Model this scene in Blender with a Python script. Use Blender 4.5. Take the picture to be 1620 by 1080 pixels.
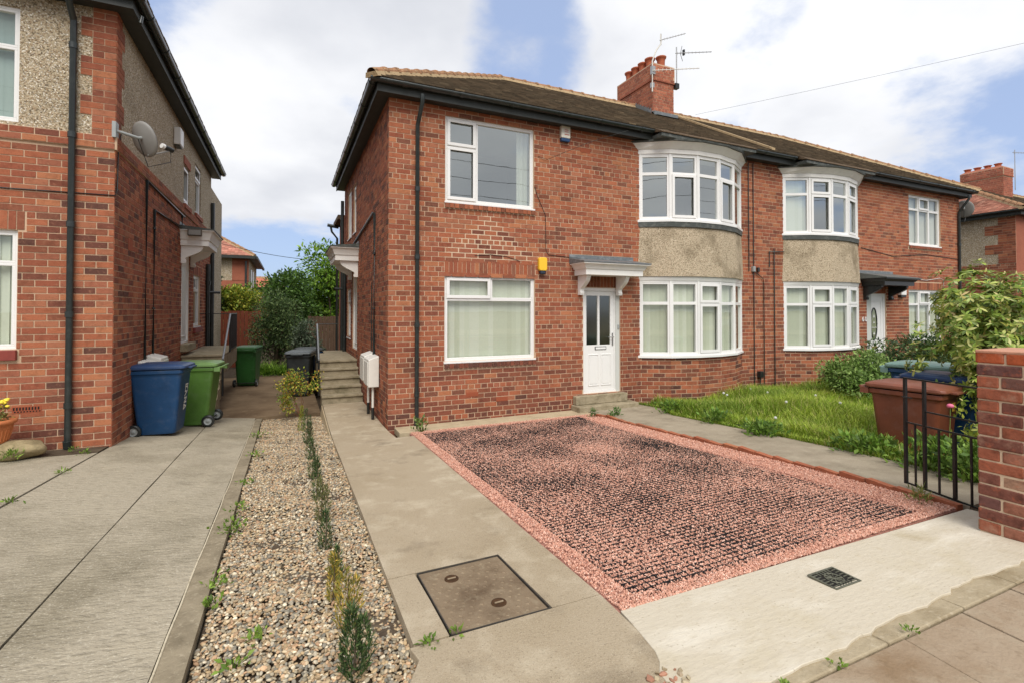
import bpy, math, random
import numpy as np
from mathutils import Vector, Matrix
random.seed(7); RN = np.random.default_rng(7)
R = math.radians
for o in list(bpy.data.objects): bpy.data.objects.remove(o)
C = bpy.context.scene.collection
SC = bpy.context.scene
# ------------------------------------------------------------------ camera, sky, sun, exposure
FPX, CAMH = 780.0, 1.87
YAW = math.atan(355 / 780); PITCH = math.atan(1 / 61.0)
cam = bpy.data.cameras.new('camera'); camo = bpy.data.objects.new('camera', cam); C.objects.link(camo)
cam.sensor_width = 36; cam.lens = FPX / 1620 * 36; cam.shift_y = -(540 - 478.2) / 1620
cam.clip_start = .05; cam.clip_end = 3000
camo.location = (0, 0, CAMH); camo.rotation_euler = (R(90) + PITCH, 0, -YAW)
SC.camera = camo
SUN_EL, SUN_AZ = 52, 196          # azimuth: degrees clockwise from +Y
w = bpy.data.worlds.new('World'); SC.world = w; w.use_nodes = True
SKY_STR = .1
def build_sky():
    nt = w.node_tree; N, L = nt.nodes, nt.links
    for n in list(N): N.remove(n)
    def nd(t, **k):
        n = N.new(t)
        for a, v in k.items(): setattr(n, a, v)
        return n
    def ma(op, a, b=None, c=None, clamp=False):
        n = nd('ShaderNodeMath', operation=op, use_clamp=clamp)
        for i, v in enumerate((a, b, c)):
            if v is None: continue
            if isinstance(v, (int, float)): n.inputs[i].default_value = v
            else: L.new(v, n.inputs[i])
        return n.outputs[0]
    out = nd('ShaderNodeOutputWorld'); bg = nd('ShaderNodeBackground'); bg.inputs[1].default_value = SKY_STR
    L.new(bg.outputs[0], out.inputs[0])
    sk = nd('ShaderNodeTexSky', sky_type='NISHITA', sun_disc=False)
    sk.sun_elevation = R(SUN_EL); sk.sun_rotation = R(SUN_AZ); sk.air_density = 1.0; sk.dust_density = 1.0
    tc = nd('ShaderNodeTexCoord'); sep = nd('ShaderNodeSeparateXYZ'); L.new(tc.outputs['Generated'], sep.inputs[0])
    dx, dy, dz = sep.outputs
    up = ma('ADD', ma('MAXIMUM', dz, 0.0), .28)
    cv = nd('ShaderNodeCombineXYZ'); L.new(ma('DIVIDE', dx, up), cv.inputs[0]); L.new(ma('DIVIDE', dy, up), cv.inputs[1])
    def noise(scale, det, rough, off):
        mp = nd('ShaderNodeMapping'); mp.inputs['Location'].default_value = off; L.new(cv.outputs[0], mp.inputs[0])
        n = nd('ShaderNodeTexNoise'); n.inputs['Scale'].default_value = scale; n.inputs['Detail'].default_value = det
        n.inputs['Roughness'].default_value = rough; L.new(mp.outputs[0], n.inputs['Vector']); return n.outputs[0]
    n1 = noise(1.5, 12, .58, (3.1, 1.7, 0)); n2 = noise(.9, 5, .5, (8.3, 4.4, 2))
    cover = ma('ADD', ma('MULTIPLY', n1, 1.0), 0.045)
    # gaps of blue and solid banks of cloud, each a direction in the sky
    def blob(u, v, wid, amt):
        nonlocal cover
        d = pix_dir(u, v); dn = nd('ShaderNodeVectorMath', operation='DOT_PRODUCT')
        L.new(tc.outputs['Generated'], dn.inputs[0]); dn.inputs[1].default_value = d
        mr = nd('ShaderNodeMapRange', interpolation_type='SMOOTHSTEP'); L.new(dn.outputs['Value'], mr.inputs[0])
        mr.inputs[1].default_value = math.cos(R(wid)); mr.inputs[2].default_value = 1
        cover = ma('ADD', cover, ma('MULTIPLY', mr.outputs[0], amt))
    for b in SKY_BLOBS: blob(*b)
    mask = nd('ShaderNodeMapRange', interpolation_type='SMOOTHSTEP'); L.new(cover, mask.inputs[0])
    mask.inputs[1].default_value = .38; mask.inputs[2].default_value = .56
    shade = nd('ShaderNodeMapRange', interpolation_type='SMOOTHSTEP'); L.new(ma('ADD', ma('MULTIPLY', n2, .8), ma('MULTIPLY', n1, .35)), shade.inputs[0])
    shade.inputs[1].default_value = .42; shade.inputs[2].default_value = .72
    cc = nd('ShaderNodeMix', data_type='RGBA'); L.new(shade.outputs[0], cc.inputs[0])
    cc.inputs[6].default_value = (7.0, 7.05, 7.2, 1); cc.inputs[7].default_value = (4.6, 4.75, 5.15, 1)
    blue = nd('ShaderNodeMix', data_type='RGBA', blend_type='MULTIPLY'); blue.inputs[0].default_value = 1
    L.new(sk.outputs[0], blue.inputs[6]); blue.inputs[7].default_value = SKY_BLUE
    pale = nd('ShaderNodeMix', data_type='RGBA'); pale.inputs[0].default_value = .72
    L.new(blue.outputs[2], pale.inputs[6]); pale.inputs[7].default_value = (3.3, 4.1, 5.9, 1)
    mx = nd('ShaderNodeMix', data_type='RGBA'); L.new(mask.outputs[0], mx.inputs[0])
    L.new(pale.outputs[2], mx.inputs[6]); L.new(cc.outputs[2], mx.inputs[7]); L.new(mx.outputs[2], bg.inputs[0])
CF = Vector((math.sin(YAW) * math.cos(PITCH), math.cos(YAW) * math.cos(PITCH), math.sin(PITCH)))
CR = Vector((math.cos(YAW), -math.sin(YAW), 0)); CU = CR.cross(CF)
CP = Vector((0, 0, CAMH))
def pix_dir(u, v): return (CF + CR * ((u - 810) / FPX) + CU * ((478.2 - v) / FPX)).normalized()
def proj(p):
    d = Vector(p) - CP; z = d.dot(CF)
    if z < .05: return None
    return 810 + FPX * d.dot(CR) / z, 478.2 - FPX * d.dot(CU) / z, z
SKY_BLUE = (.75, .85, 1.0, 1)
SKY_BLOBS = [(830, 70, 9, -.14), (930, 110, 6, -.07), (450, 390, 10, -.2), (250, -10, 8, -.13), (1500, 230, 9, -.12), (1200, 30, 6, -.08),
             (640, 20, 10, .14), (1050, 40, 12, .2), (420, 200, 14, .16), (1400, 60, 14, .14)]
build_sky()
sl = bpy.data.lights.new('sun', 'SUN'); sl.energy = 2.3; sl.angle = R(40); sl.color = (1, .955, .89)
so = bpy.data.objects.new('sun', sl); C.objects.link(so)
sd = Vector((math.sin(R(SUN_AZ)) * math.cos(R(SUN_EL)), math.cos(R(SUN_AZ)) * math.cos(R(SUN_EL)), math.sin(R(SUN_EL))))
so.rotation_euler = sd.to_track_quat('Z', 'Y').to_euler(); so.location = (0, -5, 30)
SC.view_settings.view_transform = 'Standard'; SC.view_settings.look = 'None'; SC.view_settings.gamma = 1
SC.view_settings.exposure = .60; SC.view_settings.use_curve_mapping = False
SC.render.engine = 'CYCLES'; SC.cycles.max_bounces = 8; SC.cycles.transparent_max_bounces = 12

# ------------------------------------------------------------------ materials
def s2l(r, g, b):
    f = lambda c: (c / 255 / 12.92) if c < 10 else ((c / 255 + .055) / 1.055) ** 2.4
    return (f(r), f(g), f(b))
def M(name, col=(.5, .5, .5), rough=.8, tint=False, mot=(), bump=(), metal=0, spec=.35, stretch=(1, 1, 1), transl=0, coat=0):
    """procedural surface: base colour (or the mesh's own 'tint'), mottles (scale, detail, colour, lo, hi, amount), bumps (scale, distance, detail)"""
    m = bpy.data.materials.new(name); m.use_nodes = True; nt = m.node_tree; N, L = nt.nodes, nt.links
    b = N['Principled BSDF']; b.inputs['Roughness'].default_value = rough; b.inputs['Metallic'].default_value = metal
    b.inputs['Specular IOR Level'].default_value = spec
    if coat: b.inputs['Coat Weight'].default_value = coat
    g = N.new('ShaderNodeNewGeometry'); mp = N.new('ShaderNodeMapping'); mp.inputs['Scale'].default_value = stretch
    L.new(g.outputs['Position'], mp.inputs[0])
    if tint:
        a = N.new('ShaderNodeAttribute'); a.attribute_name = 'tint'; cur = a.outputs['Color']
    else:
        c = N.new('ShaderNodeRGB'); c.outputs[0].default_value = (*col, 1); cur = c.outputs[0]
    mp1 = N.new('ShaderNodeMapping'); L.new(g.outputs['Position'], mp1.inputs[0])
    for sc, det, c2, lo, hi, amt, *flat in mot:
        n = N.new('ShaderNodeTexNoise'); n.inputs['Scale'].default_value = sc; n.inputs['Detail'].default_value = det
        n.inputs['Roughness'].default_value = .62
        L.new((mp1 if flat else mp).outputs[0], n.inputs['Vector'])
        mr = N.new('ShaderNodeMapRange'); mr.inputs[1].default_value = lo; mr.inputs[2].default_value = hi; mr.inputs[4].default_value = amt
        L.new(n.outputs[0], mr.inputs[0])
        mx = N.new('ShaderNodeMix'); mx.data_type = 'RGBA'
        if c2 is None or isinstance(c2, float):
            mx.blend_type = 'MULTIPLY'; k = .5 if c2 is None else c2; c2 = (k, k, k)
        L.new(mr.outputs[0], mx.inputs[0]); L.new(cur, mx.inputs[6]); mx.inputs[7].default_value = (*c2, 1); cur = mx.outputs[2]
    L.new(cur, b.inputs['Base Color'])
    prev = None
    for sc, dist, det in bump:
        n = N.new('ShaderNodeTexNoise'); n.inputs['Scale'].default_value = sc; n.inputs['Detail'].default_value = det
        L.new(mp.outputs[0], n.inputs['Vector'])
        bp = N.new('ShaderNodeBump'); bp.inputs['Strength'].default_value = 1; bp.inputs['Distance'].default_value = dist
        L.new(n.outputs[0], bp.inputs['Height'])
        if prev: L.new(prev, bp.inputs['Normal'])
        prev = bp.outputs[0]
    if prev: L.new(prev, b.inputs['Normal'])
    if transl:
        t = N.new('ShaderNodeBsdfTranslucent'); L.new(cur, t.inputs[0]); ms = N.new('ShaderNodeMixShader'); ms.inputs[0].default_value = transl
        L.new(b.outputs[0], ms.inputs[1]); L.new(t.outputs[0], ms.inputs[2]); L.new(ms.outputs[0], N['Material Output'].inputs[0])
    return m
def glass(name, tintc=(.78, .86, .82), refl=.1, rough=.0):
    m = bpy.data.materials.new(name); m.use_nodes = True; nt = m.node_tree; N, L = nt.nodes, nt.links
    N.remove(N['Principled BSDF'])
    t = N.new('ShaderNodeBsdfTransparent'); t.inputs[0].default_value = (*tintc, 1)
    g = N.new('ShaderNodeBsdfGlossy'); g.inputs['Roughness'].default_value = rough; g.inputs[0].default_value = (.93, .97, .95, 1)
    fr = N.new('ShaderNodeLayerWeight'); fr.inputs[0].default_value = .5; pw = N.new('ShaderNodeMath'); pw.operation = 'POWER'; pw.inputs[1].default_value = 4; L.new(fr.outputs['Facing'], pw.inputs[0])
    geo = N.new('ShaderNodeNewGeometry'); nz = N.new('ShaderNodeTexNoise'); nz.inputs['Scale'].default_value = 1.6
    bp = N.new('ShaderNodeBump'); bp.inputs['Distance'].default_value = .0011; L.new(geo.outputs['Position'], nz.inputs['Vector']); L.new(nz.outputs[0], bp.inputs['Height'])
    L.new(bp.outputs[0], g.inputs['Normal'])
    mm = N.new('ShaderNodeMath'); mm.operation = 'MULTIPLY_ADD'; mm.inputs[1].default_value = 1 - refl; mm.inputs[2].default_value = refl; mm.use_clamp = True
    L.new(pw.outputs[0], mm.inputs[0])
    mx = N.new('ShaderNodeMixShader'); L.new(mm.outputs[0], mx.inputs[0]); L.new(t.outputs[0], mx.inputs[1]); L.new(g.outputs[0], mx.inputs[2])
    L.new(mx.outputs[0], N['Material Output'].inputs[0]); return m
mBrick = M('brick', tint=True, rough=.88, mot=[(11, 6, .5, .5, .72, .6), (24, 5, (.40, .19, .11), .54, .72, .5), (60, 4, .6, .48, .7, .5), (.9, 5, .62, .5, .72, .55)], bump=[(70, .003, 4), (260, .0012, 2)], spec=.2)
mPierBrick = M('pier_brick', tint=True, rough=.9, mot=[(13, 6, .45, .5, .68, .75), (7, 6, s2l(176, 140, 118), .54, .72, .7), (22, 5, s2l(186, 100, 66), .56, .72, .5), (70, 4, .6, .48, .7, .5)], bump=[(30, .006, 5), (200, .002, 2)], spec=.15)
mMortar = M('mortar', s2l(206, 176, 147), .95, mot=[(6, 5, .7, .45, .75, .6), (.9, 5, .7, .5, .72, .5), (60, 3, .75, .4, .7, .5)], bump=[(140, .002, 3)], spec=.1)
mMortarNew = M('new_mortar', s2l(212, 188, 160), .95, mot=[(9, 5, .7, .45, .75, .6)], bump=[(140, .002, 3)], spec=.1)
mDash = M('pebbledash', s2l(184, 168, 140), .9, mot=[(44, 2, s2l(98, 86, 66), .50, .60, .85), (52, 2, s2l(236, 228, 212), .55, .64, .9), (36, 2, s2l(160, 132, 100), .52, .62, .6), (1.4, 5, s2l(112, 100, 76), .52, .8, .45)], bump=[(48, .02, 2), (110, .006, 2)], spec=.25)
mDashBay = M('bay_pebbledash', s2l(188, 170, 144), .9, mot=[(52, 2, s2l(116, 102, 80), .49, .60, .85), (72, 2, s2l(224, 212, 184), .55, .66, .8), (1.7, 7, s2l(112, 99, 76), .52, .68, .7)], bump=[(54, .016, 2)], spec=.2)
mWhite = M('white_upvc', (.80, .79, .76), .32, mot=[(3, 4, .9, .5, .8, .5)], spec=.5)
mWhitePaint = M('white_paint', (.84, .82, .77), .5, mot=[(5, 6, .8, .52, .8, .6)], bump=[(90, .0006, 3)])
mBlackPl = M('black_plastic', (.018, .02, .019), .32, mot=[(12, 4, (.05, .05, .047), .5, .8, .5)], spec=.5)
mGutter = M('gutter_paint', (.022, .028, .026), .3, mot=[(9, 5, (.07, .075, .07), .52, .8, .6)], spec=.55)
mSoffit = M('soffit_paint', (.03, .034, .03), .5, mot=[(7, 5, (.06, .06, .055), .5, .8, .6)])
mTile = M('roof_tile', tint=True, rough=.9, mot=[(1.3, 6, (.12, .102, .073), .46, .72, .5), (26, 4, .72, .48, .75, .5)], bump=[(60, .004, 3)], spec=.15)
mRidge = M('ridge_tile', s2l(160, 118, 88), .9, mot=[(9, 6, s2l(92, 76, 58), .42, .68, .85), (30, 4, s2l(196, 172, 132), .54, .7, .75)], bump=[(60, .004, 3)], spec=.15)
mBed = M('ridge_mortar', s2l(176, 152, 116), .95, mot=[(16, 5, s2l(104, 88, 66), .5, .75, .7)], bump=[(50, .006, 3)])
mLead = M('lead', (.17, .185, .19), .45, mot=[(8, 6, (.33, .34, .34), .5, .72, .8), (20, 4, (.08, .09, .09), .52, .75, .5)], bump=[(18, .006, 4)], metal=.25)
mBitumen = M('old_lead', (.07, .078, .07), .6, mot=[(10, 6, (.2, .2, .18), .5, .72, .7)], bump=[(28, .007, 4)])
mSlate = M('slate', (.12, .13, .125), .6, mot=[(10, 5, (.24, .24, .21), .5, .75, .7)], bump=[(30, .005, 4)])
mGlass = glass('window_glass', (.93, .97, .95), refl=.36)
mGlassLow = glass('blind_window_glass', (.95, .97, .95), refl=.09)
mGlassDark = glass('door_glass', (.55, .60, .44), .16, .12)
mBlind = M('blind_fabric', tint=True, rough=.85, transl=.3, mot=[(30, 3, .92, .4, .7, .5)])
mRoom = M('room_plaster', (.55, .56, .52), .9)
mStone = M('concrete_step', s2l(158, 146, 122), .92, mot=[(5, 7, s2l(114, 103, 80), .45, .7, .8), (30, 5, s2l(178, 168, 140), .52, .75, .6), (2.5, 4, s2l(92, 88, 62), .55, .8, .6)], bump=[(30, .008, 5), (120, .002, 3)], spec=.15)
mTreadTop = mStone
mPath = M('path_concrete', s2l(166, 151, 127), .93, mot=[(1.1, 7, s2l(152, 136, 110), .46, .70, .8), (3.3, 7, s2l(204, 192, 168), .5, .75, .6), (2.1, 8, s2l(112, 99, 80), .56, .72, .7), (110, 3, s2l(112, 100, 82), .57, .68, .6), (300, 2, s2l(210, 198, 176), .55, .7, .5)], bump=[(90, .004, 4), (300, .0015, 2)], spec=.12)
mPathGrey = M('front_path_concrete', s2l(160, 148, 128), .93, mot=[(2.3, 6, s2l(122, 112, 94), .42, .7, .75), (9, 6, s2l(182, 172, 150), .52, .75, .5), (120, 2, s2l(104, 96, 82), .56, .7, .5)], bump=[(90, .003, 4)], spec=.15)
mDrive = M('drive_concrete', s2l(166, 156, 136), .93, mot=[(.8, 7, s2l(126, 117, 97), .45, .66, .75, 1), (3, 7, s2l(180, 169, 146), .5, .75, .55, 1), (34, 4, s2l(112, 103, 84), .53, .68, .4), (1.7, 8, s2l(108, 100, 82), .58, .74, .6, 1), (85, 3, s2l(206, 198, 178), .56, .68, .5, 1)], bump=[(34, .016, 3), (120, .006, 3)], spec=.12, stretch=(.42, 1.0, 1))
mDriveEdge = M('drive_edge', s2l(146, 134, 112), .93, mot=[(6, 6, s2l(104, 94, 76), .42, .7, .8), (40, 5, s2l(186, 174, 150), .55, .75, .6)], bump=[(50, .004, 4)], spec=.15)
mApron = M('new_concrete', s2l(194, 184, 164), .9, mot=[(1.1, 8, s2l(184, 172, 144), .47, .64, .85, 1), (2.3, 8, s2l(216, 209, 193), .5, .68, .7), (1.7, 7, s2l(160, 145, 114), .60, .74, .6, 1), (14, 5, s2l(176, 162, 134), .58, .76, .45, 1), (60, 3, s2l(140, 126, 100), .62, .72, .5, 1)], bump=[(30, .004, 5)], stretch=(.6, 1.6, 1), spec=.12)
mFlag = M('paving_flag', s2l(158, 140, 118), .92, mot=[(1.6, 6, s2l(122, 96, 66), .45, .68, .75), (5, 7, s2l(172, 160, 138), .5, .75, .6), (26, 5, s2l(104, 86, 62), .55, .78, .5)], bump=[(60, .004, 5)], spec=.15)
mKerb = M('kerb_stone', s2l(164, 150, 124), .92, mot=[(4, 6, s2l(124, 108, 80), .45, .7, .75), (24, 5, s2l(196, 184, 160), .55, .75, .5)], bump=[(40, .006, 5)], spec=.15)
mLane = M('lane_concrete', s2l(132, 112, 88), .95, mot=[(1.2, 6, s2l(92, 74, 56), .4, .68, .8), (6, 7, s2l(160, 140, 112), .55, .75, .6)], bump=[(20, .006, 5)], spec=.12)
mSoil = M('soil', (.085, .062, .042), .98, mot=[(8, 6, (.14, .11, .075), .45, .7, .8)], bump=[(30, .02, 5)], spec=.1)
mPebble = M('pebble', tint=True, rough=.65, mot=[(60, 4, .7, .48, .72, .6)], bump=[(120, .001, 3)], spec=.3)
mChip = M('pink_chip', tint=True, rough=.85, mot=[(70, 3, .75, .5, .75, .5)], spec=.2)
mPinkBase = M('pink_base', s2l(178, 128, 112), .95, mot=[(60, 4, .55, .45, .7, .7)], bump=[(80, .008, 4)])
mGrid = M('grid_plastic', (.02, .021, .023), .4, spec=.45)
mIron = M('manhole_iron', s2l(140, 122, 98), .55, mot=[(5, 6, s2l(92, 74, 54), .45, .7, .8), (16, 6, s2l(164, 150, 124), .54, .75, .6)], bump=[(60, .002, 4)], metal=.25, spec=.4)
mRust = M('rusty_pit', s2l(70, 46, 22), .8, mot=[(30, 5, s2l(44, 30, 14), .45, .7, .8)], bump=[(60, .004, 4)])
mGrate = M('grate_iron', s2l(112, 112, 96), .5, mot=[(20, 5, s2l(60, 58, 48), .45, .7, .8)], metal=.5)
mPit = M('drain_pit', (.012, .01, .008), .9)
mRail = M('rail_black', (.014, .015, .015), .35, mot=[(25, 4, (.06, .06, .058), .55, .8, .5)], spec=.5)
mRailTop = M('rail_galvanised', (.34, .36, .37), .35, metal=.6)
mLeaf = M('leaf', tint=True, rough=.55, transl=.28, spec=.35, mot=[(40, 2, .8, .4, .7, .4)])
mLeafGloss = M('glossy_leaf', tint=True, rough=.45, transl=.22, spec=.35)
mBark = M('bark', (.09, .065, .042), .95, mot=[(20, 5, (.16, .125, .085), .45, .7, .8)], bump=[(50, .006, 4)])
mGrass = M('grass_blade', tint=True, rough=.6, transl=.32, spec=.3)
mTerra = M('terracotta', s2l(196, 118, 72), .8, mot=[(8, 5, s2l(160, 92, 56), .45, .7, .7), (30, 4, s2l(214, 152, 108), .55, .75, .5)], bump=[(90, .001, 3)])
mRock = M('rough_stone', s2l(158, 142, 108), .95, mot=[(9, 6, s2l(104, 94, 66), .45, .7, .8), (3, 4, s2l(96, 100, 60), .55, .75, .5)], bump=[(22, .012, 5)])
mFenceRed = M('red_fence_stain', s2l(122, 62, 40), .85, mot=[(7, 6, s2l(82, 40, 26), .45, .7, .7)], stretch=(6, 6, .6), bump=[(18, .004, 4)])
mFenceDark = M('dark_fence_stain', s2l(86, 66, 50), .9, mot=[(7, 6, s2l(54, 42, 32), .45, .7, .7)], stretch=(6, 6, .6), bump=[(18, .004, 4)])
mYellow = M('yellow_plastic', s2l(242, 194, 48), .35, spec=.5)
mGreyPl = M('grey_plastic', (.33, .35, .34), .45, mot=[(8, 4, (.22, .23, .22), .5, .8, .5)], spec=.45)
mDish = M('dish_grey', (.25, .24, .22), .5, mot=[(5, 4, (.19, .18, .165), .5, .8, .5)], spec=.4)
mMeter = M('meter_grp', (.72, .69, .62), .5, mot=[(6, 5, .88, .5, .8, .6)])
mPot = M('chimney_pot', s2l(180, 102, 70), .8, mot=[(10, 5, s2l(140, 68, 46), .45, .7, .7)])
mAlu = M('aerial_metal', (.42, .42, .41), .4, metal=.7)
mBlueInk = M('blue_print', s2l(38, 70, 110), .5)
mRedInk = M('red_print', s2l(190, 96, 84), .6)
mWhiteInk = M('white_print', (.7, .7, .66), .6)
mPlate = M('house_plate', (.7, .68, .62), .5)
mBrass = M('brass', (.62, .46, .2), .3, metal=.9)
mChrome = M('chrome', (.62, .62, .61), .2, metal=.9)
def binmat(n, c): return M(n, c, .42, mot=[(4, 5, tuple(x * .68 for x in c), .45, .72, .8), (9, 7, tuple(min(1, x * .8 + .05) for x in c), .52, .78, .6), (50, 4, tuple(min(1, x * 1.3 + .02) for x in c), .58, .8, .5)], bump=[(200, .0006, 2)], spec=.4)

# ------------------------------------------------------------------ mesh helpers
class MB:
    def __init__(s): s.v = []; s.f = []; s.sm = []; s.t = []
    def add(s, vs, fs, smooth=False, tint=None):
        o = len(s.v); s.v += [tuple(p) for p in vs]
        for f in fs: s.f.append(tuple(i + o for i in f)); s.sm.append(smooth); s.t.append(tint)
    def hexa(s, p, tint=None, skip=()):   # p: 8 points, bottom 4 ccw then top 4
        F = [(3, 2, 1, 0), (4, 5, 6, 7), (0, 1, 5, 4), (1, 2, 6, 5), (2, 3, 7, 6), (3, 0, 4, 7)]
        s.add(p, [f for i, f in enumerate(F) if i not in skip], tint=tint)
    def box(s, x0, x1, y0, y1, z0, z1, tint=None, skip=()):
        s.hexa([(x0, y0, z0), (x1, y0, z0), (x1, y1, z0), (x0, y1, z0), (x0, y0, z1), (x1, y0, z1), (x1, y1, z1), (x0, y1, z1)], tint, skip)
    def fbox(s, fr, u0, u1, z0, z1, n0, n1, tint=None):
        P = fr.p
        s.hexa([P(u0, z0, n1), P(u1, z0, n1), P(u1, z0, n0), P(u0, z0, n0), P(u0, z1, n1), P(u1, z1, n1), P(u1, z1, n0), P(u0, z1, n0)], tint)
    def ring(s, fr, u0, u1, z0, z1, wd, n0, n1, wb=None):
        wb = wb or wd
        s.fbox(fr, u0, u1, z1 - wd, z1, n0, n1); s.fbox(fr, u0, u1, z0, z0 + wb, n0, n1)
        s.fbox(fr, u0, u0 + wd, z0 + wb, z1 - wd, n0, n1); s.fbox(fr, u1 - wd, u1, z0 + wb, z1 - wd, n0, n1)
    def poly(s, pts, h, tint=None):       # prism: pts list of 3d points (ccw seen from above), raised by h in z
        n = len(pts); b = [(p[0], p[1], p[2]) for p in pts]; t = [(p[0], p[1], p[2] + h) for p in pts]
        s.add(b + t, [tuple(range(n - 1, -1, -1)), tuple(range(n, 2 * n))] + [(i, (i + 1) % n, (i + 1) % n + n, i + n) for i in range(n)], tint=tint)
    def extr(s, prof, d):                 # profile (3d points) extruded along vector d
        n = len(prof); a = [Vector(p) for p in prof]; b = [p + Vector(d) for p in a]
        s.add(a + b, [tuple(range(n - 1, -1, -1)), tuple(range(n, 2 * n))] + [(i, (i + 1) % n, (i + 1) % n + n, i + n) for i in range(n)])
    def tube(s, path, r, n=8, caps=True, tint=None):
        path = [Vector(p) for p in path]; rs = r if isinstance(r, (list, tuple)) else [r] * len(path)
        rings = []
        for i, p in enumerate(path):
            d = (path[min(i + 1, len(path) - 1)] - path[max(i - 1, 0)]).normalized()
            a = d.cross(Vector((0, 0, 1)))
            if a.length < .05: a = d.cross(Vector((0, 1, 0)))
            a.normalize(); b = d.cross(a)
            rings.append([p + (a * math.cos(2 * math.pi * k / n) + b * math.sin(2 * math.pi * k / n)) * rs[i] for k in range(n)])
        vs = [q for rg in rings for q in rg]; fs = []
        for i in range(len(path) - 1):
            for k in range(n): fs.append((i * n + k, i * n + (k + 1) % n, (i + 1) * n + (k + 1) % n, (i + 1) * n + k))
        s.add(vs, fs, True, tint)
        if caps:
            s.add(rings[0], [tuple(range(n - 1, -1, -1))], tint=tint); s.add(rings[-1], [tuple(range(n))], tint=tint)
    def lathe(s, prof, loc=(0, 0, 0), n=20, mat=None, smooth=True):  # prof [(r,z)]
        vs = []; fs = []
        for r, z in prof:
            for k in range(n):
                a = 2 * math.pi * k / n; v = Vector((r * math.cos(a), r * math.sin(a), z))
                if mat is not None: v = mat @ v
                vs.append(v + Vector(loc))
        for i in range(len(prof) - 1):
            for k in range(n): fs.append((i * n + k, i * n + (k + 1) % n, (i + 1) * n + (k + 1) % n, (i + 1) * n + k))
        s.add(vs, fs, smooth)
    def mesh(s, name, m):
        me = bpy.data.meshes.new(name); me.from_pydata(s.v, [], s.f)
        me.polygons.foreach_set('use_smooth', s.sm)
        if any(t is not None for t in s.t):
            a = me.attributes.new('tint', 'FLOAT_COLOR', 'FACE')
            a.data.foreach_set('color', [c for t in s.t for c in (*(t or (.5, .5, .5)), 1)])
        me.materials.append(m); me.update(); return me
    def obj(s, name, m, parent=None, bevel=0):
        return link(name, s.mesh(name, m), parent, bevel)
def link(name, me, parent=None, bevel=0):
    o = bpy.data.objects.new(name, me); C.objects.link(o)
    if parent is not None: par(o, parent)
    if bevel:
        b = o.modifiers.new('edge', 'BEVEL'); b.width = bevel; b.segments = 2; b.limit_method = 'ANGLE'; b.angle_limit = R(40)
    return o
def wloc(o):
    v = Vector(o.location)
    return v if o.parent is None else v + wloc(o.parent) + o.matrix_parent_inverse.translation
def par(o, p):
    o.parent = p; o.matrix_parent_inverse = Matrix.Translation(-wloc(p))
def tag(o, label, cat, group=None, kind=None):
    o['label'] = label; o['category'] = cat
    if group: o['group'] = group
    if kind: o['kind'] = kind
    return o
def thing(name, loc, label, cat, group=None):
    o = bpy.data.objects.new(name, None); o.empty_display_size = .2; C.objects.link(o); o.location = loc
    return tag(o, label, cat, group)
def struct(o, label, cat=None):
    o['kind'] = 'structure'; o['label'] = label; o['category'] = cat or o.name.split('.')[0].replace('_', ' '); return o
class Fr:      # a vertical plane: origin (x,y), direction u along it, outward normal n
    def __init__(s, x, y, ux, uy): s.o = Vector((x, y, 0)); s.u = Vector((ux, uy, 0)).normalized(); s.n = Vector((s.u.y, -s.u.x, 0))
    def p(s, u, z, n=0): return s.o + s.u * u + s.n * n + Vector((0, 0, z))
def npmesh(name, V, F, m, tint=None, smooth=False, parent=None):   # V (n,3), F (m,k), tint per face (m,3)
    me = bpy.data.meshes.new(name); nv, nf, k = len(V), len(F), F.shape[1]
    me.vertices.add(nv); me.vertices.foreach_set('co', np.ascontiguousarray(V, np.float32).ravel())
    me.loops.add(nf * k); me.loops.foreach_set('vertex_index', np.ascontiguousarray(F, np.int32).ravel())
    me.polygons.add(nf); me.polygons.foreach_set('loop_start', np.arange(0, nf * k, k, dtype=np.int32))
    me.polygons.foreach_set('use_smooth', np.full(nf, smooth)); me.update(calc_edges=True)
    if tint is not None:
        a = me.attributes.new('tint', 'FLOAT_COLOR', 'FACE'); a.data.foreach_set('color', np.c_[tint, np.ones(nf)].astype(np.float32).ravel())
    me.materials.append(m); return link(name, me, parent)
def rotm(n, tilt=math.pi, rng=RN):     # n random rotation matrices: z spin, then a tilt up to `tilt`
    a = rng.uniform(0, 2 * np.pi, n); b = rng.uniform(-tilt, tilt, n); c = rng.uniform(-tilt, tilt, n)
    ca, sa, cb, sb, cc, sc_ = np.cos(a), np.sin(a), np.cos(b), np.sin(b), np.cos(c), np.sin(c); z = np.zeros(n); o = np.ones(n)
    A = np.stack([ca, -sa, z, sa, ca, z, z, z, o], 1).reshape(n, 3, 3); B = np.stack([o, z, z, z, cb, -sb, z, sb, cb], 1).reshape(n, 3, 3)
    D = np.stack([cc, z, sc_, z, o, z, -sc_, z, cc], 1).reshape(n, 3, 3); return D @ B @ A
def scatter(name, base, faces, pos, rot, scl, tints, m, jitter=0, smooth=False, parent=None):
    n, k = len(pos), len(base); b = np.repeat(base[None], n, 0)
    if jitter: b = b * (1 + RN.uniform(-jitter, jitter, (n, k, 1)))
    V = np.einsum('nij,nkj->nki', rot, b * scl[:, None, :]) + pos[:, None, :]
    F = (faces[None] + (np.arange(n) * k)[:, None, None]).reshape(-1, faces.shape[1])
    return npmesh(name, V.reshape(-1, 3), F, m, np.repeat(tints, len(faces), 0), smooth, parent)
def pal(cols, n, var=.12, rng=RN):
    c = np.array(cols)[rng.integers(0, len(cols), n)]
    return np.clip(c * (1 + rng.normal(0, var, (n, 1))), .004, 1)
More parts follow.
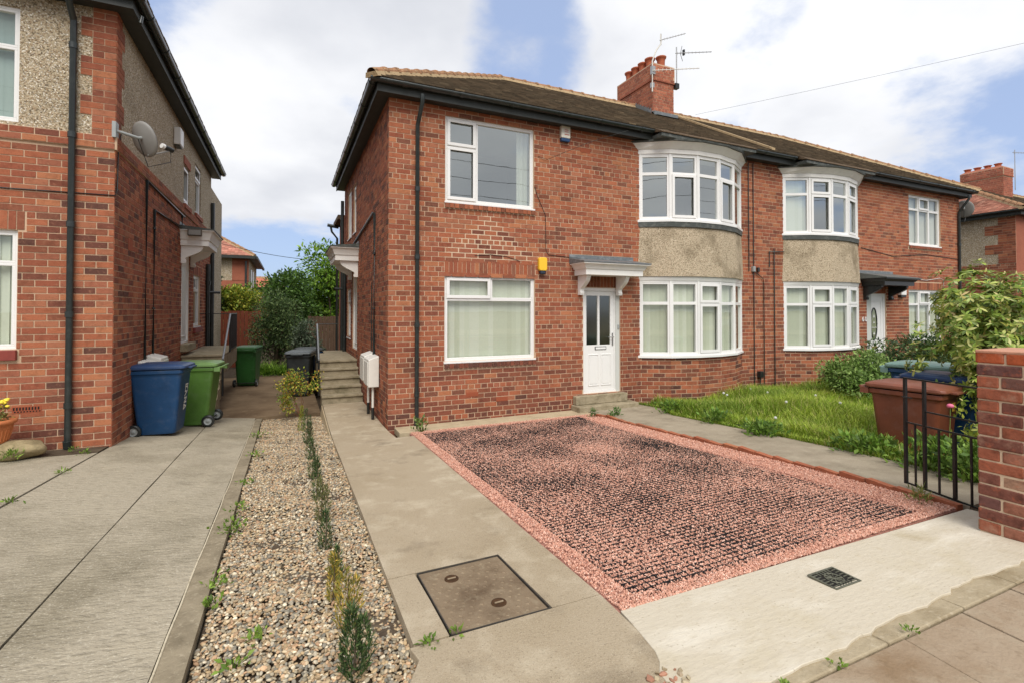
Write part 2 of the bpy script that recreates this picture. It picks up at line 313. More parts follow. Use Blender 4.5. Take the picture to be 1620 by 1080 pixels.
def ico(sub):
    t = (1 + 5 ** .5) / 2
    v = [(-1, t, 0), (1, t, 0), (-1, -t, 0), (1, -t, 0), (0, -1, t), (0, 1, t), (0, -1, -t), (0, 1, -t), (t, 0, -1), (t, 0, 1), (-t, 0, -1), (-t, 0, 1)]
    f = [(0, 11, 5), (0, 5, 1), (0, 1, 7), (0, 7, 10), (0, 10, 11), (1, 5, 9), (5, 11, 4), (11, 10, 2), (10, 7, 6), (7, 1, 8), (3, 9, 4), (3, 4, 2), (3, 2, 6), (3, 6, 8), (3, 8, 9), (4, 9, 5), (2, 4, 11), (6, 2, 10), (8, 6, 7), (9, 8, 1)]
    v = [np.array(p) / np.linalg.norm(p) for p in v]
    for _ in range(sub):
        nf = []; cache = {}
        def mid(a, b):
            k = (min(a, b), max(a, b))
            if k not in cache: p = v[a] + v[b]; v.append(p / np.linalg.norm(p)); cache[k] = len(v) - 1
            return cache[k]
        for a, b, c in f: x, y, z = mid(a, b), mid(b, c), mid(c, a); nf += [(a, x, z), (b, y, x), (c, z, y), (x, y, z)]
        f = nf
    return np.array(v), np.array(f)
# ------------------------------------------------------------------ ground heights
def GZ(x, y):
    z = .528 - .0665 * min(max(y, -1), 11)
    if x < -.5: z += .1 * min(-.5 - x, 2.2)
    return z
def PZ(x, y):      # level of the paved path beside the brick house: flat past its corner
    return max(.528 - .0665 * y, 0.0)
def LZ(x, y):      # lawn: a little lower than the path
    return min(.528 - .0665 * y, .12) - .02
gx = [-400, -120, -60, -30] + list(np.arange(-16, 42.1, 2)) + [60, 120, 400]; gy = [-400, -120, -40, -14] + list(np.arange(-6, 12.1, 1)) + [14, 18, 24, 30, 40, 60, 120, 500]
mb = MB(); nx = len(gx)
mb.add([(x, y, (GZ(x, y) if y < 11 else -.2) - .14 - (.25 if 5.2 < x < 30 and y > 2 else 0)) for y in gy for x in gx],
       [(j * nx + i, j * nx + i + 1, (j + 1) * nx + i + 1, (j + 1) * nx + i) for j in range(len(gy) - 1) for i in range(nx - 1)])
struct(mb.obj('ground', mSoil), 'bare brown soil under the paving and beds', 'ground')

# ------------------------------------------------------------------ bricks
BRK = [s2l(169, 102, 73), s2l(160, 95, 68), s2l(149, 86, 64), s2l(165, 106, 79), s2l(139, 85, 64), s2l(125, 80, 63), s2l(157, 97, 74), s2l(175, 113, 80)]
BRK_W = [5, 6, 6, 4, 4, 2.5, 4, 1.6]
DARK = [s2l(122, 74, 59), s2l(110, 69, 57), s2l(130, 77, 60), s2l(100, 67, 57)]
COURSE, STRET, JNT = .0817, .2325, .0128
class Bricks:
    def __init__(s): s.items = []           # (world centre, u dir angle, length, height, depth, tint, priority)
    def put(s, fr, u0, u1, z0, z1, n=.005, dep=.012, tint=None, vertical=False):
        c = fr.p((u0 + u1) / 2, (z0 + z1) / 2, n - dep / 2)
        if tint is None: tint = random.choices(BRK, BRK_W)[0]
        k = 1 + random.uniform(-.1, .1); tint = tuple(min(1, t * k) for t in tint)
        pr = 0
        a = proj(fr.p(u0, z0, n)); b = proj(fr.p(u1, z1, n))
        if a and b and -5 < (a[0] + b[0]) / 2 < 1625 and -5 < (a[1] + b[1]) / 2 < 1085 and (CP - c).dot(fr.n) > 0:
            pr = abs(a[0] - b[0]) * abs(a[1] - b[1]) + 1e-6
        s.items.append((c, math.atan2(fr.u.y, fr.u.x), round(u1 - u0, 3), round(z1 - z0, 3), dep, tint, pr))
    def emit(s, parent, maxn=300, name='brick', rest='brickwork', block=None):
        it = sorted(s.items, key=lambda t: -(0 if (block and block(t[0])) else t[6])); cache = {}
        for c, ang, l, h, d, t, p in it[:maxn]:
            ti = min(range(12), key=lambda i: sum((a - b) ** 2 for a, b in zip(PAL12[i], t))); key = (l, h, d, ti)
            if key not in cache:
                q = MB(); q.box(-l / 2, l / 2, -d / 2, d / 2, -h / 2, h / 2, PAL12[ti], skip=(4,)); cache[key] = q.mesh('brick', mBrick)
            o = bpy.data.objects.new(name, cache[key]); C.objects.link(o); o.location = c
            o.rotation_euler = (random.uniform(-.004, .004), random.uniform(-.004, .004), ang + random.uniform(-.006, .006)); par(o, parent)
        if len(it) > maxn:
            q = MB()
            for c, ang, l, h, d, t, p in it[maxn:]:
                ca, sa = math.cos(ang), math.sin(ang); dn = random.uniform(-.0012, .0012)
                pt = lambda x, y, z: (c.x + x * ca - (y + dn) * sa, c.y + x * sa + (y + dn) * ca, c.z + z)
                q.hexa([pt(-l / 2, -d / 2, -h / 2), pt(l / 2, -d / 2, -h / 2), pt(l / 2, d / 2, -h / 2), pt(-l / 2, d / 2, -h / 2), pt(-l / 2, -d / 2, h / 2), pt(l / 2, -d / 2, h / 2), pt(l / 2, d / 2, h / 2), pt(-l / 2, d / 2, h / 2)], t, skip=(4,))
            o = q.obj(rest, mBrick, parent); o['kind'] = 'stuff'
PAL12 = [tuple(c) for c in BRK] + [tuple(c) for c in DARK]
def courses(bl, fr, w, z0, z1, holes=(), phase=0, headers=5, tintf=None, inside=None, corner0=True, n=.005):
    k = 0; z = z0
    while z + COURSE * .6 < z1:
        top = min(z + COURSE, z1); segs = [(0, w)]
        for a, b, c, d in holes:
            if min(top, d) - max(z, c) > .5 * COURSE:
                segs = [q for s0, s1 in segs for q in ((s0, min(s1, a)), (max(s0, b), s1)) if q[1] - q[0] > .02]
        hd = (k % headers == headers - 1); pitch = STRET / 2 if hd else STRET
        off = (0 if k % 2 else -STRET / 2) + phase - (STRET / 4 if hd else 0)
        for s0, s1 in segs:
            u = off + math.floor((s0 - off) / pitch) * pitch
            while u < s1 - 1e-4:
                a, b = max(u, s0), min(u + pitch, s1); u += pitch
                if b - a < .03: continue
                # joints only inside the run; full to the corner at its ends
                a2 = a + (JNT / 2 if a > .001 else 0); b2 = b - (JNT / 2 if b < w - .001 else 0)
                if inside and not inside((a + b) / 2, (z + top) / 2): continue
                t = tintf((a + b) / 2, (z + top) / 2) if tintf else None
                bl.put(fr, a2, b2, z + JNT / 2, top - JNT / 2, n + random.uniform(-.0012, .0012), tint=t)
        z += COURSE; k += 1
def wall_sheet(fr, w, z0, z1, holes, depth=.11):   # mortar face with openings and their reveals
    q = MB(); us = sorted({0, w, *[h[0] for h in holes], *[h[1] for h in holes]}); zs = sorted({z0, z1, *[h[2] for h in holes], *[h[3] for h in holes]})
    us = [u for u in us if -1e-6 <= u <= w + 1e-6]; zs = [z for z in zs if z0 - 1e-6 <= z <= z1 + 1e-6]
    for i in range(len(us) - 1):
        for j in range(len(zs) - 1):
            uc, zc = (us[i] + us[i + 1]) / 2, (zs[j] + zs[j + 1]) / 2
            if any(a < uc < b and c < zc < d for a, b, c, d in holes): continue
            q.add([fr.p(us[i], zs[j]), fr.p(us[i + 1], zs[j]), fr.p(us[i + 1], zs[j + 1]), fr.p(us[i], zs[j + 1])], [(0, 1, 2, 3)])
    for a, b, c, d in holes:
        P = fr.p
        for e in ((a, c, b, c), (b, c, b, d), (b, d, a, d), (a, d, a, c)):
            q.add([P(e[0], e[1], 0), P(e[2], e[3], 0), P(e[2], e[3], -depth), P(e[0], e[1], -depth)], [(0, 1, 2, 3)])
    return q
def soldiers(bl, fr, u0, u1, z0, z1, n=.006, tints=None, wdt=.0775, slope=0):
    cnt = max(1, round((u1 - u0) / wdt)); st = (u1 - u0) / cnt
    for i in range(cnt): bl.put(fr, u0 + i * st + .005, u0 + (i + 1) * st - .005, z0 + .004, z1 - .004, n, .014, random.choice(tints) if tints else None)
# ------------------------------------------------------------------ windows, doors, canopies
BL_COL = [s2l(234, 238, 218), s2l(228, 232, 211), s2l(240, 243, 226), s2l(222, 226, 204)]
def blind(fr, u0, u1, z0, z1, n, parent, wslat=.09, tilt=.35, cols=BL_COL):
    q = MB(); u = u0
    while u < u1:
        d = wslat * .53; c = u + wslat / 2; ca, sa = math.cos(tilt + random.uniform(-.12, .12)), math.sin(tilt)
        q.add([fr.p(max(u0, c - d * ca), z0, n - d * sa), fr.p(min(u1, c + d * ca), z0, n + d * sa), fr.p(min(u1, c + d * ca), z1, n + d * sa), fr.p(max(u0, c - d * ca), z1, n - d * sa)], [(0, 1, 2, 3)], tint=random.choice(cols)); u += wslat
    return q.obj('blind', mBlind, parent)
def panes(fr, cells, win, q, n, fw=.03, glassm=None, sash_only=True):
    """cells: (u0,u1,z0,z1,opening); draws bars into q, panes and sashes as children of win"""
    todo = []
    for (a, b, c, d, op) in cells:
        q.ring(fr, a, b, c, d, fw, n - .06, n)
        if op:
            s = MB(); s.ring(fr, a + .012, b - .012, c + .012, d - .012, .052, n + .002, n + .02); todo.append(('sash', s, mWhite))
            e = .062
        else: e = fw
        g = MB(); glassm = glassm or mGlass; g.add([fr.p(a + e, c + e, n - .03), fr.p(b - e, c + e, n - .03), fr.p(b - e, d - e, n - .03), fr.p(a + e, d - e, n - .03)], [(0, 1, 2, 3)]); todo.append(('pane', g, glassm))
    return todo
def room(fr, u0, u1, z0, z1, parent, dep=2.4, n=-.13):
    q = MB(); P = fr.p; a, b, c, d = u0 - .6, u1 + .6, z0 - .8, z1 + .25
    A = [P(a, c, n - dep), P(b, c, n - dep), P(b, d, n - dep), P(a, d, n - dep), P(a, c, n), P(b, c, n), P(b, d, n), P(a, d, n)]
    q.add(A, [(0, 1, 2, 3), (0, 1, 5, 4), (3, 2, 6, 7), (0, 3, 7, 4), (1, 2, 6, 5)])
    # the inner face of the outside wall, round the opening
    for e in ((a, u0, c, d), (u1, b, c, d), (u0, u1, c, z0), (u0, u1, z1, d)):
        q.add([P(e[0], e[2], n), P(e[1], e[2], n), P(e[1], e[3], n), P(e[0], e[3], n)], [(0, 1, 2, 3)])
    q.obj('room_lining', mRoom, parent)
def window(parent, fr, u0, u1, z0, z1, cells, n=-.035, blinds=None, sill=True, rm=True, ft=.03, label=None):
    """cells in fractions of the frame"""
    q = MB(); q.ring(fr, u0, u1, z0, z1, ft, n - .06, n + .004)
    A, B, Cc, D = u0 + ft, u1 - ft, z0 + ft, z1 - ft; W, H = B - A, D - Cc
    cl = [(A + a * W, A + b * W, Cc + c * H, Cc + d * H, op) for a, b, c, d, op in cells]
    todo = panes(fr, cl, None, q, n, glassm=mGlassLow if blinds else None)
    win = q.obj('window', mWhite, parent, .004)
    for nm, b, m in todo: b.obj(nm, m, win, .004 if nm == 'sash' else 0)
    if sill:
        s = MB(); s.fbox(fr, u0 - .015, u1 + .015, z0 - .03, z0 - .001, n - .05, n + .06); s.obj('sill', mWhite, win, .004)
    if blinds: blind(fr, A + .003, B - .003, Cc, D, n - .10, win, **blinds)
    if rm: room(fr, u0, u1, z0, z1, win)
    return win
def curtain(fr, u0, u1, z0, z1, n, parent):
    q = MB(); k = int((u1 - u0) / .018); P = [fr.p(u0 + (u1 - u0) * i / k, z0, n + .022 * math.sin(i * 1.25) + .008 * math.sin(i * .5)) for i in range(k + 1)]
    q.add(P + [p + Vector((0, 0, z1 - z0)) for p in P], [(i, i + 1, k + 2 + i, k + 1 + i) for i in range(k)], True, BL_COL[2]); return q.obj('curtain', mBlind, parent)
def arc_frames(xc, y, chord, D, n=5):
    c = chord / 2; r = (c * c + D * D) / (2 * D); a = math.asin(c / r)
    P = [(xc + r * math.sin(-a + 2 * a * i / n), y - (r * math.cos(-a + 2 * a * i / n) - (r - D))) for i in range(n + 1)]
    return P, [Fr(P[i][0], P[i][1], P[i + 1][0] - P[i][0], P[i + 1][1] - P[i][1]) for i in range(n)], [math.dist(P[i], P[i + 1]) for i in range(n)]
def bay_band(P, z0, z1, out0, out1, y, name, m, parent, bevel=0, smoothn=None):
    """a band following the bow, offset out0 at its bottom and out1 at its top"""
    q = MB()
    def off(o):
        res = []
        for i, p in enumerate(P):
            a = Vector(P[max(i - 1, 0)]); b = Vector(P[min(i + 1, len(P) - 1)]); d = (b - a).normalized(); nn = Vector((d.y, -d.x))
            v = Vector(p) + nn * o
            if i in (0, len(P) - 1): v = Vector((p[0] + math.copysign(o, nn.x), y))
            res.append(v)
        return res
    a, b = off(out0), off(out1); n = len(P)
    vs = [(v.x, v.y, z0) for v in a] + [(v.x, v.y, z1) for v in b] + [(p[0], y + .02, z0) for p in P] + [(p[0], y + .02, z1) for p in P]
    fs = []
    for i in range(n - 1):
        fs += [(i, i + 1, n + i + 1, n + i), (n + i, n + i + 1, 3 * n + i + 1, 3 * n + i), (2 * n + i, 2 * n + i + 1, i + 1, i)]
    fs += [(2 * n, 0, n, 3 * n), (n - 1, 3 * n - 1, 4 * n - 1, 2 * n - 1)]
    q.add(vs, fs); return q.obj(name, m, parent, bevel)
def bow_window(parent, xc, y, z0, z1, layout, blindflag, flip=False):
    P, F, Ls = arc_frames(xc, y, 2.83, .45)
    q = MB(); todo = []; ths = (z1 - z0)
    for i, (fr, L) in enumerate(zip(F, Ls)):
        q.ring(fr, 0, L, z0, z1, .03, -.07, .004); tz = z0 + ths * .70; op = layout[i]
        cells = [(.03, L - .03, z0 + .03, tz, op[0]), (.03, L - .03, tz, z1 - .03, op[1])]
        todo += panes(fr, cells, None, q, 0, glassm=mGlassLow if blindflag == 'all' else None)
        q.fbox(fr, -.022, .022, z0, z1, -.05, .012) if i else q.fbox(fr, -.02, .03, z0, z1, -.07, .01)
    q.fbox(F[-1], Ls[-1] - .03, Ls[-1] + .02, z0, z1, -.07, .01)
    win = q.obj('bow_window', mWhite, parent)
    for nm, b, m in todo: b.obj(nm, m, win)
    bay_band(P, z0 - .05, z0 - .002, .06, .06, y, 'sill', mWhite, win, .004)
    if blindflag:
        for i, (fr, L) in enumerate(zip(F, Ls)):
            if blindflag == 'all' or i in blindflag: blind(fr, .05, L - .05, z0 + .03, z1 - .03, -.11, win, tilt=.35, wslat=.085)
    # the room behind
    fb = Fr(xc - 1.415, y, 1, 0); room(fb, .02, 2.81, z0 - .02, z1 + .02, win, 2.2, n=-.02)
    return P, F, Ls
def canopy(parent, fr, u0, u1, p, z0, zf, zt, zr, m, roofm, brackets, mb_m=None, over=.1):
    """door hood: fascia board z0..zf, flared cornice to zt, lead or slate roof rising to zr on the wall, two scrolled brackets"""
    q = MB(); P = fr.p
    def ringf(u0, u1, p, z): return [P(u0, z, 0), P(u0, z, p), P(u1, z, p), P(u1, z, 0)]
    prof = [(0, z0), (0, zf), (.018, zf + .001), (.03, zf + (zt - zf) * .25), (.06, zf + (zt - zf) * .7), (over - .02, zt - .025), (over, zt - .02), (over, zt)]
    rows = [ringf(u0 - o, u1 + o, p + o, z) for o, z in prof]; vs = [v for r in rows for v in r]; fs = []
    for i in range(len(rows) - 1):
        for k in range(3): fs.append((i * 4 + k, i * 4 + k + 1, i * 4 + k + 5, i * 4 + k + 4))
    L = 4 * (len(rows) - 1); fs += [(3, 2, 1, 0), (L, L + 1, L + 2, L + 3)]
    q.add(vs, fs); c = q.obj('door_canopy', m, parent)
    r = MB(); o = over + .015; a = [P(u0 - o, zt + .004, .004), P(u0 - o, zt + .004, p + o), P(u1 + o, zt + .004, p + o), P(u1 + o, zt + .004, .004)]
    r.add(a + [P(u0 - o, zr, .004), P(u0 - o, zt + .022, p + o), P(u1 + o, zt + .022, p + o), P(u1 + o, zr, .004)],
          [(3, 2, 1, 0), (4, 5, 6, 7), (0, 1, 5, 4), (1, 2, 6, 5), (2, 3, 7, 6)]); r.obj('canopy_roof', roofm, c)
    f = MB(); f.fbox(fr, u0 - o, u1 + o - .04, zr, zr + .07, .006, .014); f.obj('flashing', mLead, c)
    for bu in brackets:
        b = MB(); h, dp = .36, p * .8
        pr = [P(bu, z0 - .003, .006), P(bu, z0 - h, .006), P(bu, z0 - h, .09), P(bu, z0 - h + .04, .1), P(bu, z0 - h + .07, .085)]
        for k in range(9):
            t = k / 8 * math.pi / 2; pr.append(P(bu, z0 - h + .1 + (h - .15) * (1 - math.cos(t)) ** .8, .085 + (dp - .1) * math.sin(t) ** 2.2))
        pr += [P(bu, z0 - .04, dp), P(bu, z0 - .003, dp)]
        b.extr(pr, fr.u * .085); b.obj('bracket', m, c)
    return c
def pipe(parent, path, r, m=None, name='downpipe', joints=(), n=10):
    q = MB(); q.tube(path, r, n)
    for p, d in joints: q.tube([Vector(p) - Vector(d) * .5, Vector(p) + Vector(d) * .5], r * 1.28, n)
    return q.obj(name, m or mGutter, parent)
def gutter(parent, a, b, out, r=.058, zt=5.42):
    """half-round gutter from a to b with clips"""
    a, b = Vector(a), Vector(b); out = Vector(out); q = MB(); n = 8; d = (b - a).normalized()
    ring = lambda c, rr: [c + out * (rr * math.cos(t)) + Vector((0, 0, -rr * math.sin(t))) for t in [math.pi * k / n for k in range(n + 1)]]
    def run(p0, p1, rr):
        vs = ring(p0, rr) + ring(p1, rr) + ring(p0, rr - .006) + ring(p1, rr - .006); k = n + 1; fs = []
        for i in range(n): fs += [(i, i + 1, k + i + 1, k + i), (2 * k + i + 1, 2 * k + i, 3 * k + i, 3 * k + i + 1)]
        fs += [(0, k, 3 * k, 2 * k), (k - 1, 3 * k - 1, 4 * k - 1, 2 * k - 1)]; q.add(vs, fs, True)
        for s in (0, 2): q.add(ring(p0 if s == 0 else p1, rr), [tuple(range(n + 1))])
    run(a, b, r); L = (b - a).length; s = .5
    while s < L: run(a + d * s, a + d * (s + .07), r + .009); s += .92
    return q.obj('gutter', mGutter, parent)
# ------------------------------------------------------------------ roof
TIL = [s2l(116, 102, 84), s2l(106, 93, 77), s2l(122, 107, 88), s2l(100, 89, 74), s2l(118, 103, 85), s2l(126, 112, 92)]
TIL_RED = [s2l(182, 126, 106), s2l(172, 116, 97), s2l(190, 136, 114), s2l(164, 112, 94)]
def slope_tiles(parent, A, B, Cc, D, cols, gauge=.1, wid=.165, name='roof_tile', prob_light=.012):
    """rows of overlapping plain tiles on the quad A,B (eaves) C,D (ridge); C==D gives a hip triangle"""
    A, B, Cc, D = map(Vector, (A, B, Cc, D)); eu = (B - A).normalized(); nrm = (B - A).cross((Cc + D) / 2 - A).normalized()
    if nrm.z < 0: nrm = -nrm
    up = nrm.cross(eu).normalized()
    if up.z < 0: up = -up
    Ls = ((Cc + D) / 2 - A).dot(up); rows = int(Ls / gauge); V = []; T = []
    for k in range(rows):
        t0, t1 = k / rows, (k + 1) / rows; l = A.lerp(D, t0); r = B.lerp(Cc, t0); L = (r - l).dot(eu)
        u = -(wid / 2 if k % 2 else 0)
        while u < L:
            a, b = max(u, 0) + .002, min(u + wid, L) - .002; u += wid
            if b - a < .02: continue
            lift = .022 + random.uniform(-.004, .006); g = gauge * 1.04 + random.uniform(-.006, .004)
            p0 = l + eu * a - up * random.uniform(0, .006); p1 = l + eu * b - up * random.uniform(0, .006)
            V += [p0 + nrm * lift, p1 + nrm * lift, p1 + up * g + nrm * .006, p0 + up * g + nrm * .006, p0, p1]
            c = random.choice(cols); kk = random.uniform(.8, 1.2)
            if random.random() < prob_light: c = s2l(170, 150, 122)
            T.append([min(1, x * kk) for x in c])
    n = len(T); V = np.array([tuple(v) for v in V]); F = np.array([[0, 1, 2, 3], [4, 5, 1, 0]]); F = (F[None] + (np.arange(n) * 6)[:, None, None]).reshape(-1, 4)
    o = npmesh(name, V, F, mTile, np.repeat(np.array(T), 2, 0), False, parent); o['kind'] = 'stuff'; return o
RIDGE_ME = {}
def ridge_line(parent, a, b, L=.34, r=.09, lift=.025, mat=None, mort=True):
    a, b = Vector(a), Vector(b); d = (b - a).normalized(); tot = (b - a).length; n = max(1, int(tot / L)); st = tot / n
    if mort:
        q = MB(); side = d.cross(Vector((0, 0, 1))).normalized(); uu = side.cross(d)
        q.extr([a + side * .115 - uu * .04, a + side * .09 + uu * .03, a - side * .09 + uu * .03, a - side * .115 - uu * .04], b - a); q.obj('ridge_mortar', mBed, parent)
    key = (round(st, 3), (mat or mRidge).name)
    if key not in RIDGE_ME:
        q = MB(); m = 7; vs = []; fs = []
        for x, rr in ((0, r * .86), (st * .12, r * .92), (st * .86, r * 1.0), (st * .88, r * 1.12), (st * 1.05, r * 1.15)):
            for k in range(m + 1): t = math.pi * k / m; vs.append((x, rr * math.cos(t), rr * math.sin(t) * .9))
        for i in range(4):
            for k in range(m): fs.append((i * (m + 1) + k, i * (m + 1) + k + 1, (i + 1) * (m + 1) + k + 1, (i + 1) * (m + 1) + k))
        fs.append(tuple(range(4 * (m + 1), 5 * (m + 1)))); q.add(vs, fs); RIDGE_ME[key] = q.mesh('ridge_tile', mat or mRidge)
    q = d.to_track_quat('X', 'Z')
    for i in range(n):
        o = bpy.data.objects.new('ridge_tile', RIDGE_ME[key]); C.objects.link(o); o.location = a + d * (i * st) + Vector((0, 0, lift + random.uniform(-.004, .006)))
        o.rotation_mode = 'QUATERNION'; o.rotation_quaternion = q; par(o, parent)
def hip_roof(parent, x0, x1, y0, y1, ze, pitch, cols, name='roof', hips=(1, 1), over=0, ridgem=None, tiled=('f', 'l', 'r'), light=.012):
    """x0.. are the tile edges over the gutters, ze their height"""
    h = (y1 - y0) / 2; zr = ze + h * pitch; ym = (y0 + y1) / 2; xa = x0 + (h if hips[0] else 0); xb = x1 - (h if hips[1] else 0)
    q = MB(); v = [(x0, y0, ze), (x1, y0, ze), (x1, y1, ze), (x0, y1, ze), (xa, ym, zr), (xb, ym, zr)]
    q.add([(a, b, c - .012) for a, b, c in v], [(0, 1, 5, 4), (2, 3, 4, 5), (3, 0, 4), (1, 2, 5)]); q.add([(a, b, c - .03) for a, b, c in v[:4]], [(3, 2, 1, 0)])
    rf = q.obj(name, mTile_plain, parent)
    if 'f' in tiled: slope_tiles(rf, v[0], v[1], v[5], v[4], cols, prob_light=light)
    if 'l' in tiled: slope_tiles(rf, v[3], v[0], v[4], v[4], cols, prob_light=light)
    if 'r' in tiled: slope_tiles(rf, v[1], v[2], v[5], v[5], cols, prob_light=light)
    ridge_line(rf, v[4], v[5], mat=ridgem)
    if hips[0]: ridge_line(rf, v[0], v[4], mat=ridgem)
    if hips[1]: ridge_line(rf, v[1], v[5], mat=ridgem)
    return rf, zr, ym
mTile_plain = M('roof_tile_far', s2l(98, 80, 60), .9, mot=[(2, 6, s2l(70, 58, 42), .45, .7, .7)], bump=[(20, .02, 3)])
def eaves(parent, x0, x1, y0, y1, zf, sides, gaps=()):
    """fascia, soffit and gutter round the wall rectangle x0..x1,y0..y1; zf: bottom of fascia"""
    o = .2; q = MB()
    for s in sides:
        if s == 'f': q.box(x0 - o, x1 + o, y0 - o - .02, y0 - o, zf, zf + .17); q.box(x0 - o, x1 + o, y0 - o, y0 + .01, zf + .02, zf + .035)
        if s == 'l': q.box(x0 - o - .02, x0 - o, y0 - o - .02, y1 + o, zf, zf + .17); q.box(x0 - o, x0 + .01, y0 + .012, y1 + o, zf + .02, zf + .035)
        if s == 'r': q.box(x1 + o, x1 + o + .02, y0 - o - .02, y1 + o, zf, zf + .17); q.box(x1 - .01, x1 + o, y0 + .012, y1 + o, zf + .02, zf + .035)
    q.obj('fascia_board', mSoffit, parent)
    g = o + .02 + .062; zt = zf + .165
    if 'f' in sides:
        cuts = [x0 - g - .055] + [c for gp in gaps for c in gp] + [x1 + g + .055]
        for i in range(0, len(cuts), 2): gutter(parent, (cuts[i], y0 - g, zt), (cuts[i + 1], y0 - g, zt), (0, -1, 0))
    if 'l' in sides: gutter(parent, (x0 - g, y1 + o, zt), (x0 - g, y0 - g, zt), (-1, 0, 0))
    if 'r' in sides: gutter(parent, (x1 + g, y0 - g, zt), (x1 + g, y1 + o, zt), (1, 0, 0))
# ================================================================== the brick house in the middle
HX0, HX1, HY0, HY1 = 1.452, 18.45, 7.92, 14.57
house = thing('brick_house', (9.95, 7.92, 0), 'long red brick house with two white bow windows and a brown tiled hipped roof', 'house')
FF = Fr(HX0, HY0, 1, 0); FW = HX1 - HX0; xu = lambda x: x - HX0
UPW, LOW = (2.38, 4.04, 3.69, 5.135), (2.373, 4.055, 1.02, 2.46); DOOR = (5.08, 5.93, .30, 2.30)
BAY1, BAY2 = 7.835, 12.065
UPR, LOR, DOR = (15.8, 17.4, 3.71, 5.11), (15.75, 17.4, 1.0, 2.44), (13.83, 14.68, .30, 2.31)
holes = [UPW, LOW, DOOR, UPR, LOR, DOR, (BAY1 - 1.4, BAY1 + 1.4, .95, 5.12), (BAY2 - 1.4, BAY2 + 1.4, .95, 5.12)]
holes = [(xu(a), xu(b), c, d) for a, b, c, d in holes]
fwall = wall_sheet(FF, FW, -.35, 5.28, holes).obj('front_wall', mMortar, house)
bl = Bricks()
LINT = (xu(2.37), xu(4.06), 2.47, 2.71)
def ftint(u, z):
    x = u + HX0
    if z < .38 and random.random() < .75 - z: return random.choice(DARK)
    if z < 1.0 and random.random() < .4: return random.choice([BRK[4], BRK[5], DARK[0], BRK[2]])
    if 10 < x < 11 or 8.9 < x < 9.6:
        if random.random() < .12: return DARK[2]
    if z > 3.3 and random.random() < .25: return random.choice([BRK[3], BRK[7], BRK[0]])
    return None
courses(bl, FF, FW, -.35, 5.285, holes + [LINT, (xu(2.365), xu(4.055), 3.58, 3.69), (xu(2.36), xu(4.07), .90, 1.02), (xu(DOOR[0]), xu(DOOR[1]), 2.3, 2.52), (xu(DOR[0]), xu(DOR[1]), 2.31, 2.52),
        (xu(15.74), xu(17.42), 2.44, 2.65), (xu(15.78), xu(17.46), 3.6, 3.71), (xu(15.73), xu(17.42), .89, 1.0)], headers=6, tintf=ftint)
soldiers(bl, FF, *LINT, tints=[s2l(168, 104, 76), s2l(150, 96, 72), s2l(160, 90, 62), s2l(140, 92, 72)])
soldiers(bl, FF, xu(DOOR[0]), xu(DOOR[1]), 2.305, 2.52, tints=[s2l(128, 74, 48), s2l(112, 66, 44)])
soldiers(bl, FF, xu(DOR[0]), xu(DOR[1]), 2.315, 2.52, tints=[s2l(150, 84, 58)])
soldiers(bl, FF, xu(15.74), xu(17.42), 2.445, 2.65)
for (a, b, zt, tn) in ((2.365, 4.055, 3.69, [BRK[0], BRK[1], BRK[4]]), (2.36, 4.07, 1.02, DARK), (15.78, 17.46, 3.71, [BRK[2], BRK[4]]), (15.73, 17.42, 1.0, DARK)):
    soldiers(bl, FF, xu(a), xu(b), zt - .11, zt - .03, n=.04, tints=tn, wdt=.086)
# stepped patch where the brickwork over the window was rebuilt with pale new mortar
q = MB(); zz = -.35 + math.ceil((2.72 + .35) / COURSE) * COURSE
for i in range(9):
    hw = .84 - .093 * i; q.fbox(FF, xu(3.18) - hw + random.uniform(-.03, .03), xu(3.18) + hw * .95, zz + i * COURSE - .008, zz + (i + 1) * COURSE + .004, -.008, .0022 + .0001 * i)
q.obj('repointed_patch', mMortarNew, fwall)
for k, it in enumerate(bl.items):      # the rebuilt bricks sit in wider joints
    c = it[0]; row = (c.z - zz) / COURSE
    if 0 < row < 9 and abs(c.x - 3.18) < .86 - .093 * int(row) and c.y < HY0 + .02: bl.items[k] = (c, it[1], max(.05, it[2] - .007), it[3] - .004, it[4], random.choice([BRK[0], BRK[3], BRK[6], BRK[7], DARK[0]]), it[6])
# side wall
SF = Fr(HX0, HY1, 0, -1); SW = HY1 - HY0; yu = lambda y: HY1 - y
sh = [(11.75, 12.62, .95, 2.95), (13.0, 13.75, 1.17, 2.42), (12.0, 12.5, 3.72, 4.86), (12.9, 13.7, 3.72, 4.95)]
sh = [(yu(b), yu(a), c, d) for a, b, c, d in sh]
swall = wall_sheet(SF, SW, -.35, 5.28, sh).obj('side_wall', mMortar, house)
bs = Bricks(); courses(bs, SF, SW, -.35, 5.285, sh, headers=2, phase=.058, tintf=lambda u, z: random.choice(DARK) if random.random() < (.22 if z > .5 else .5) else None)
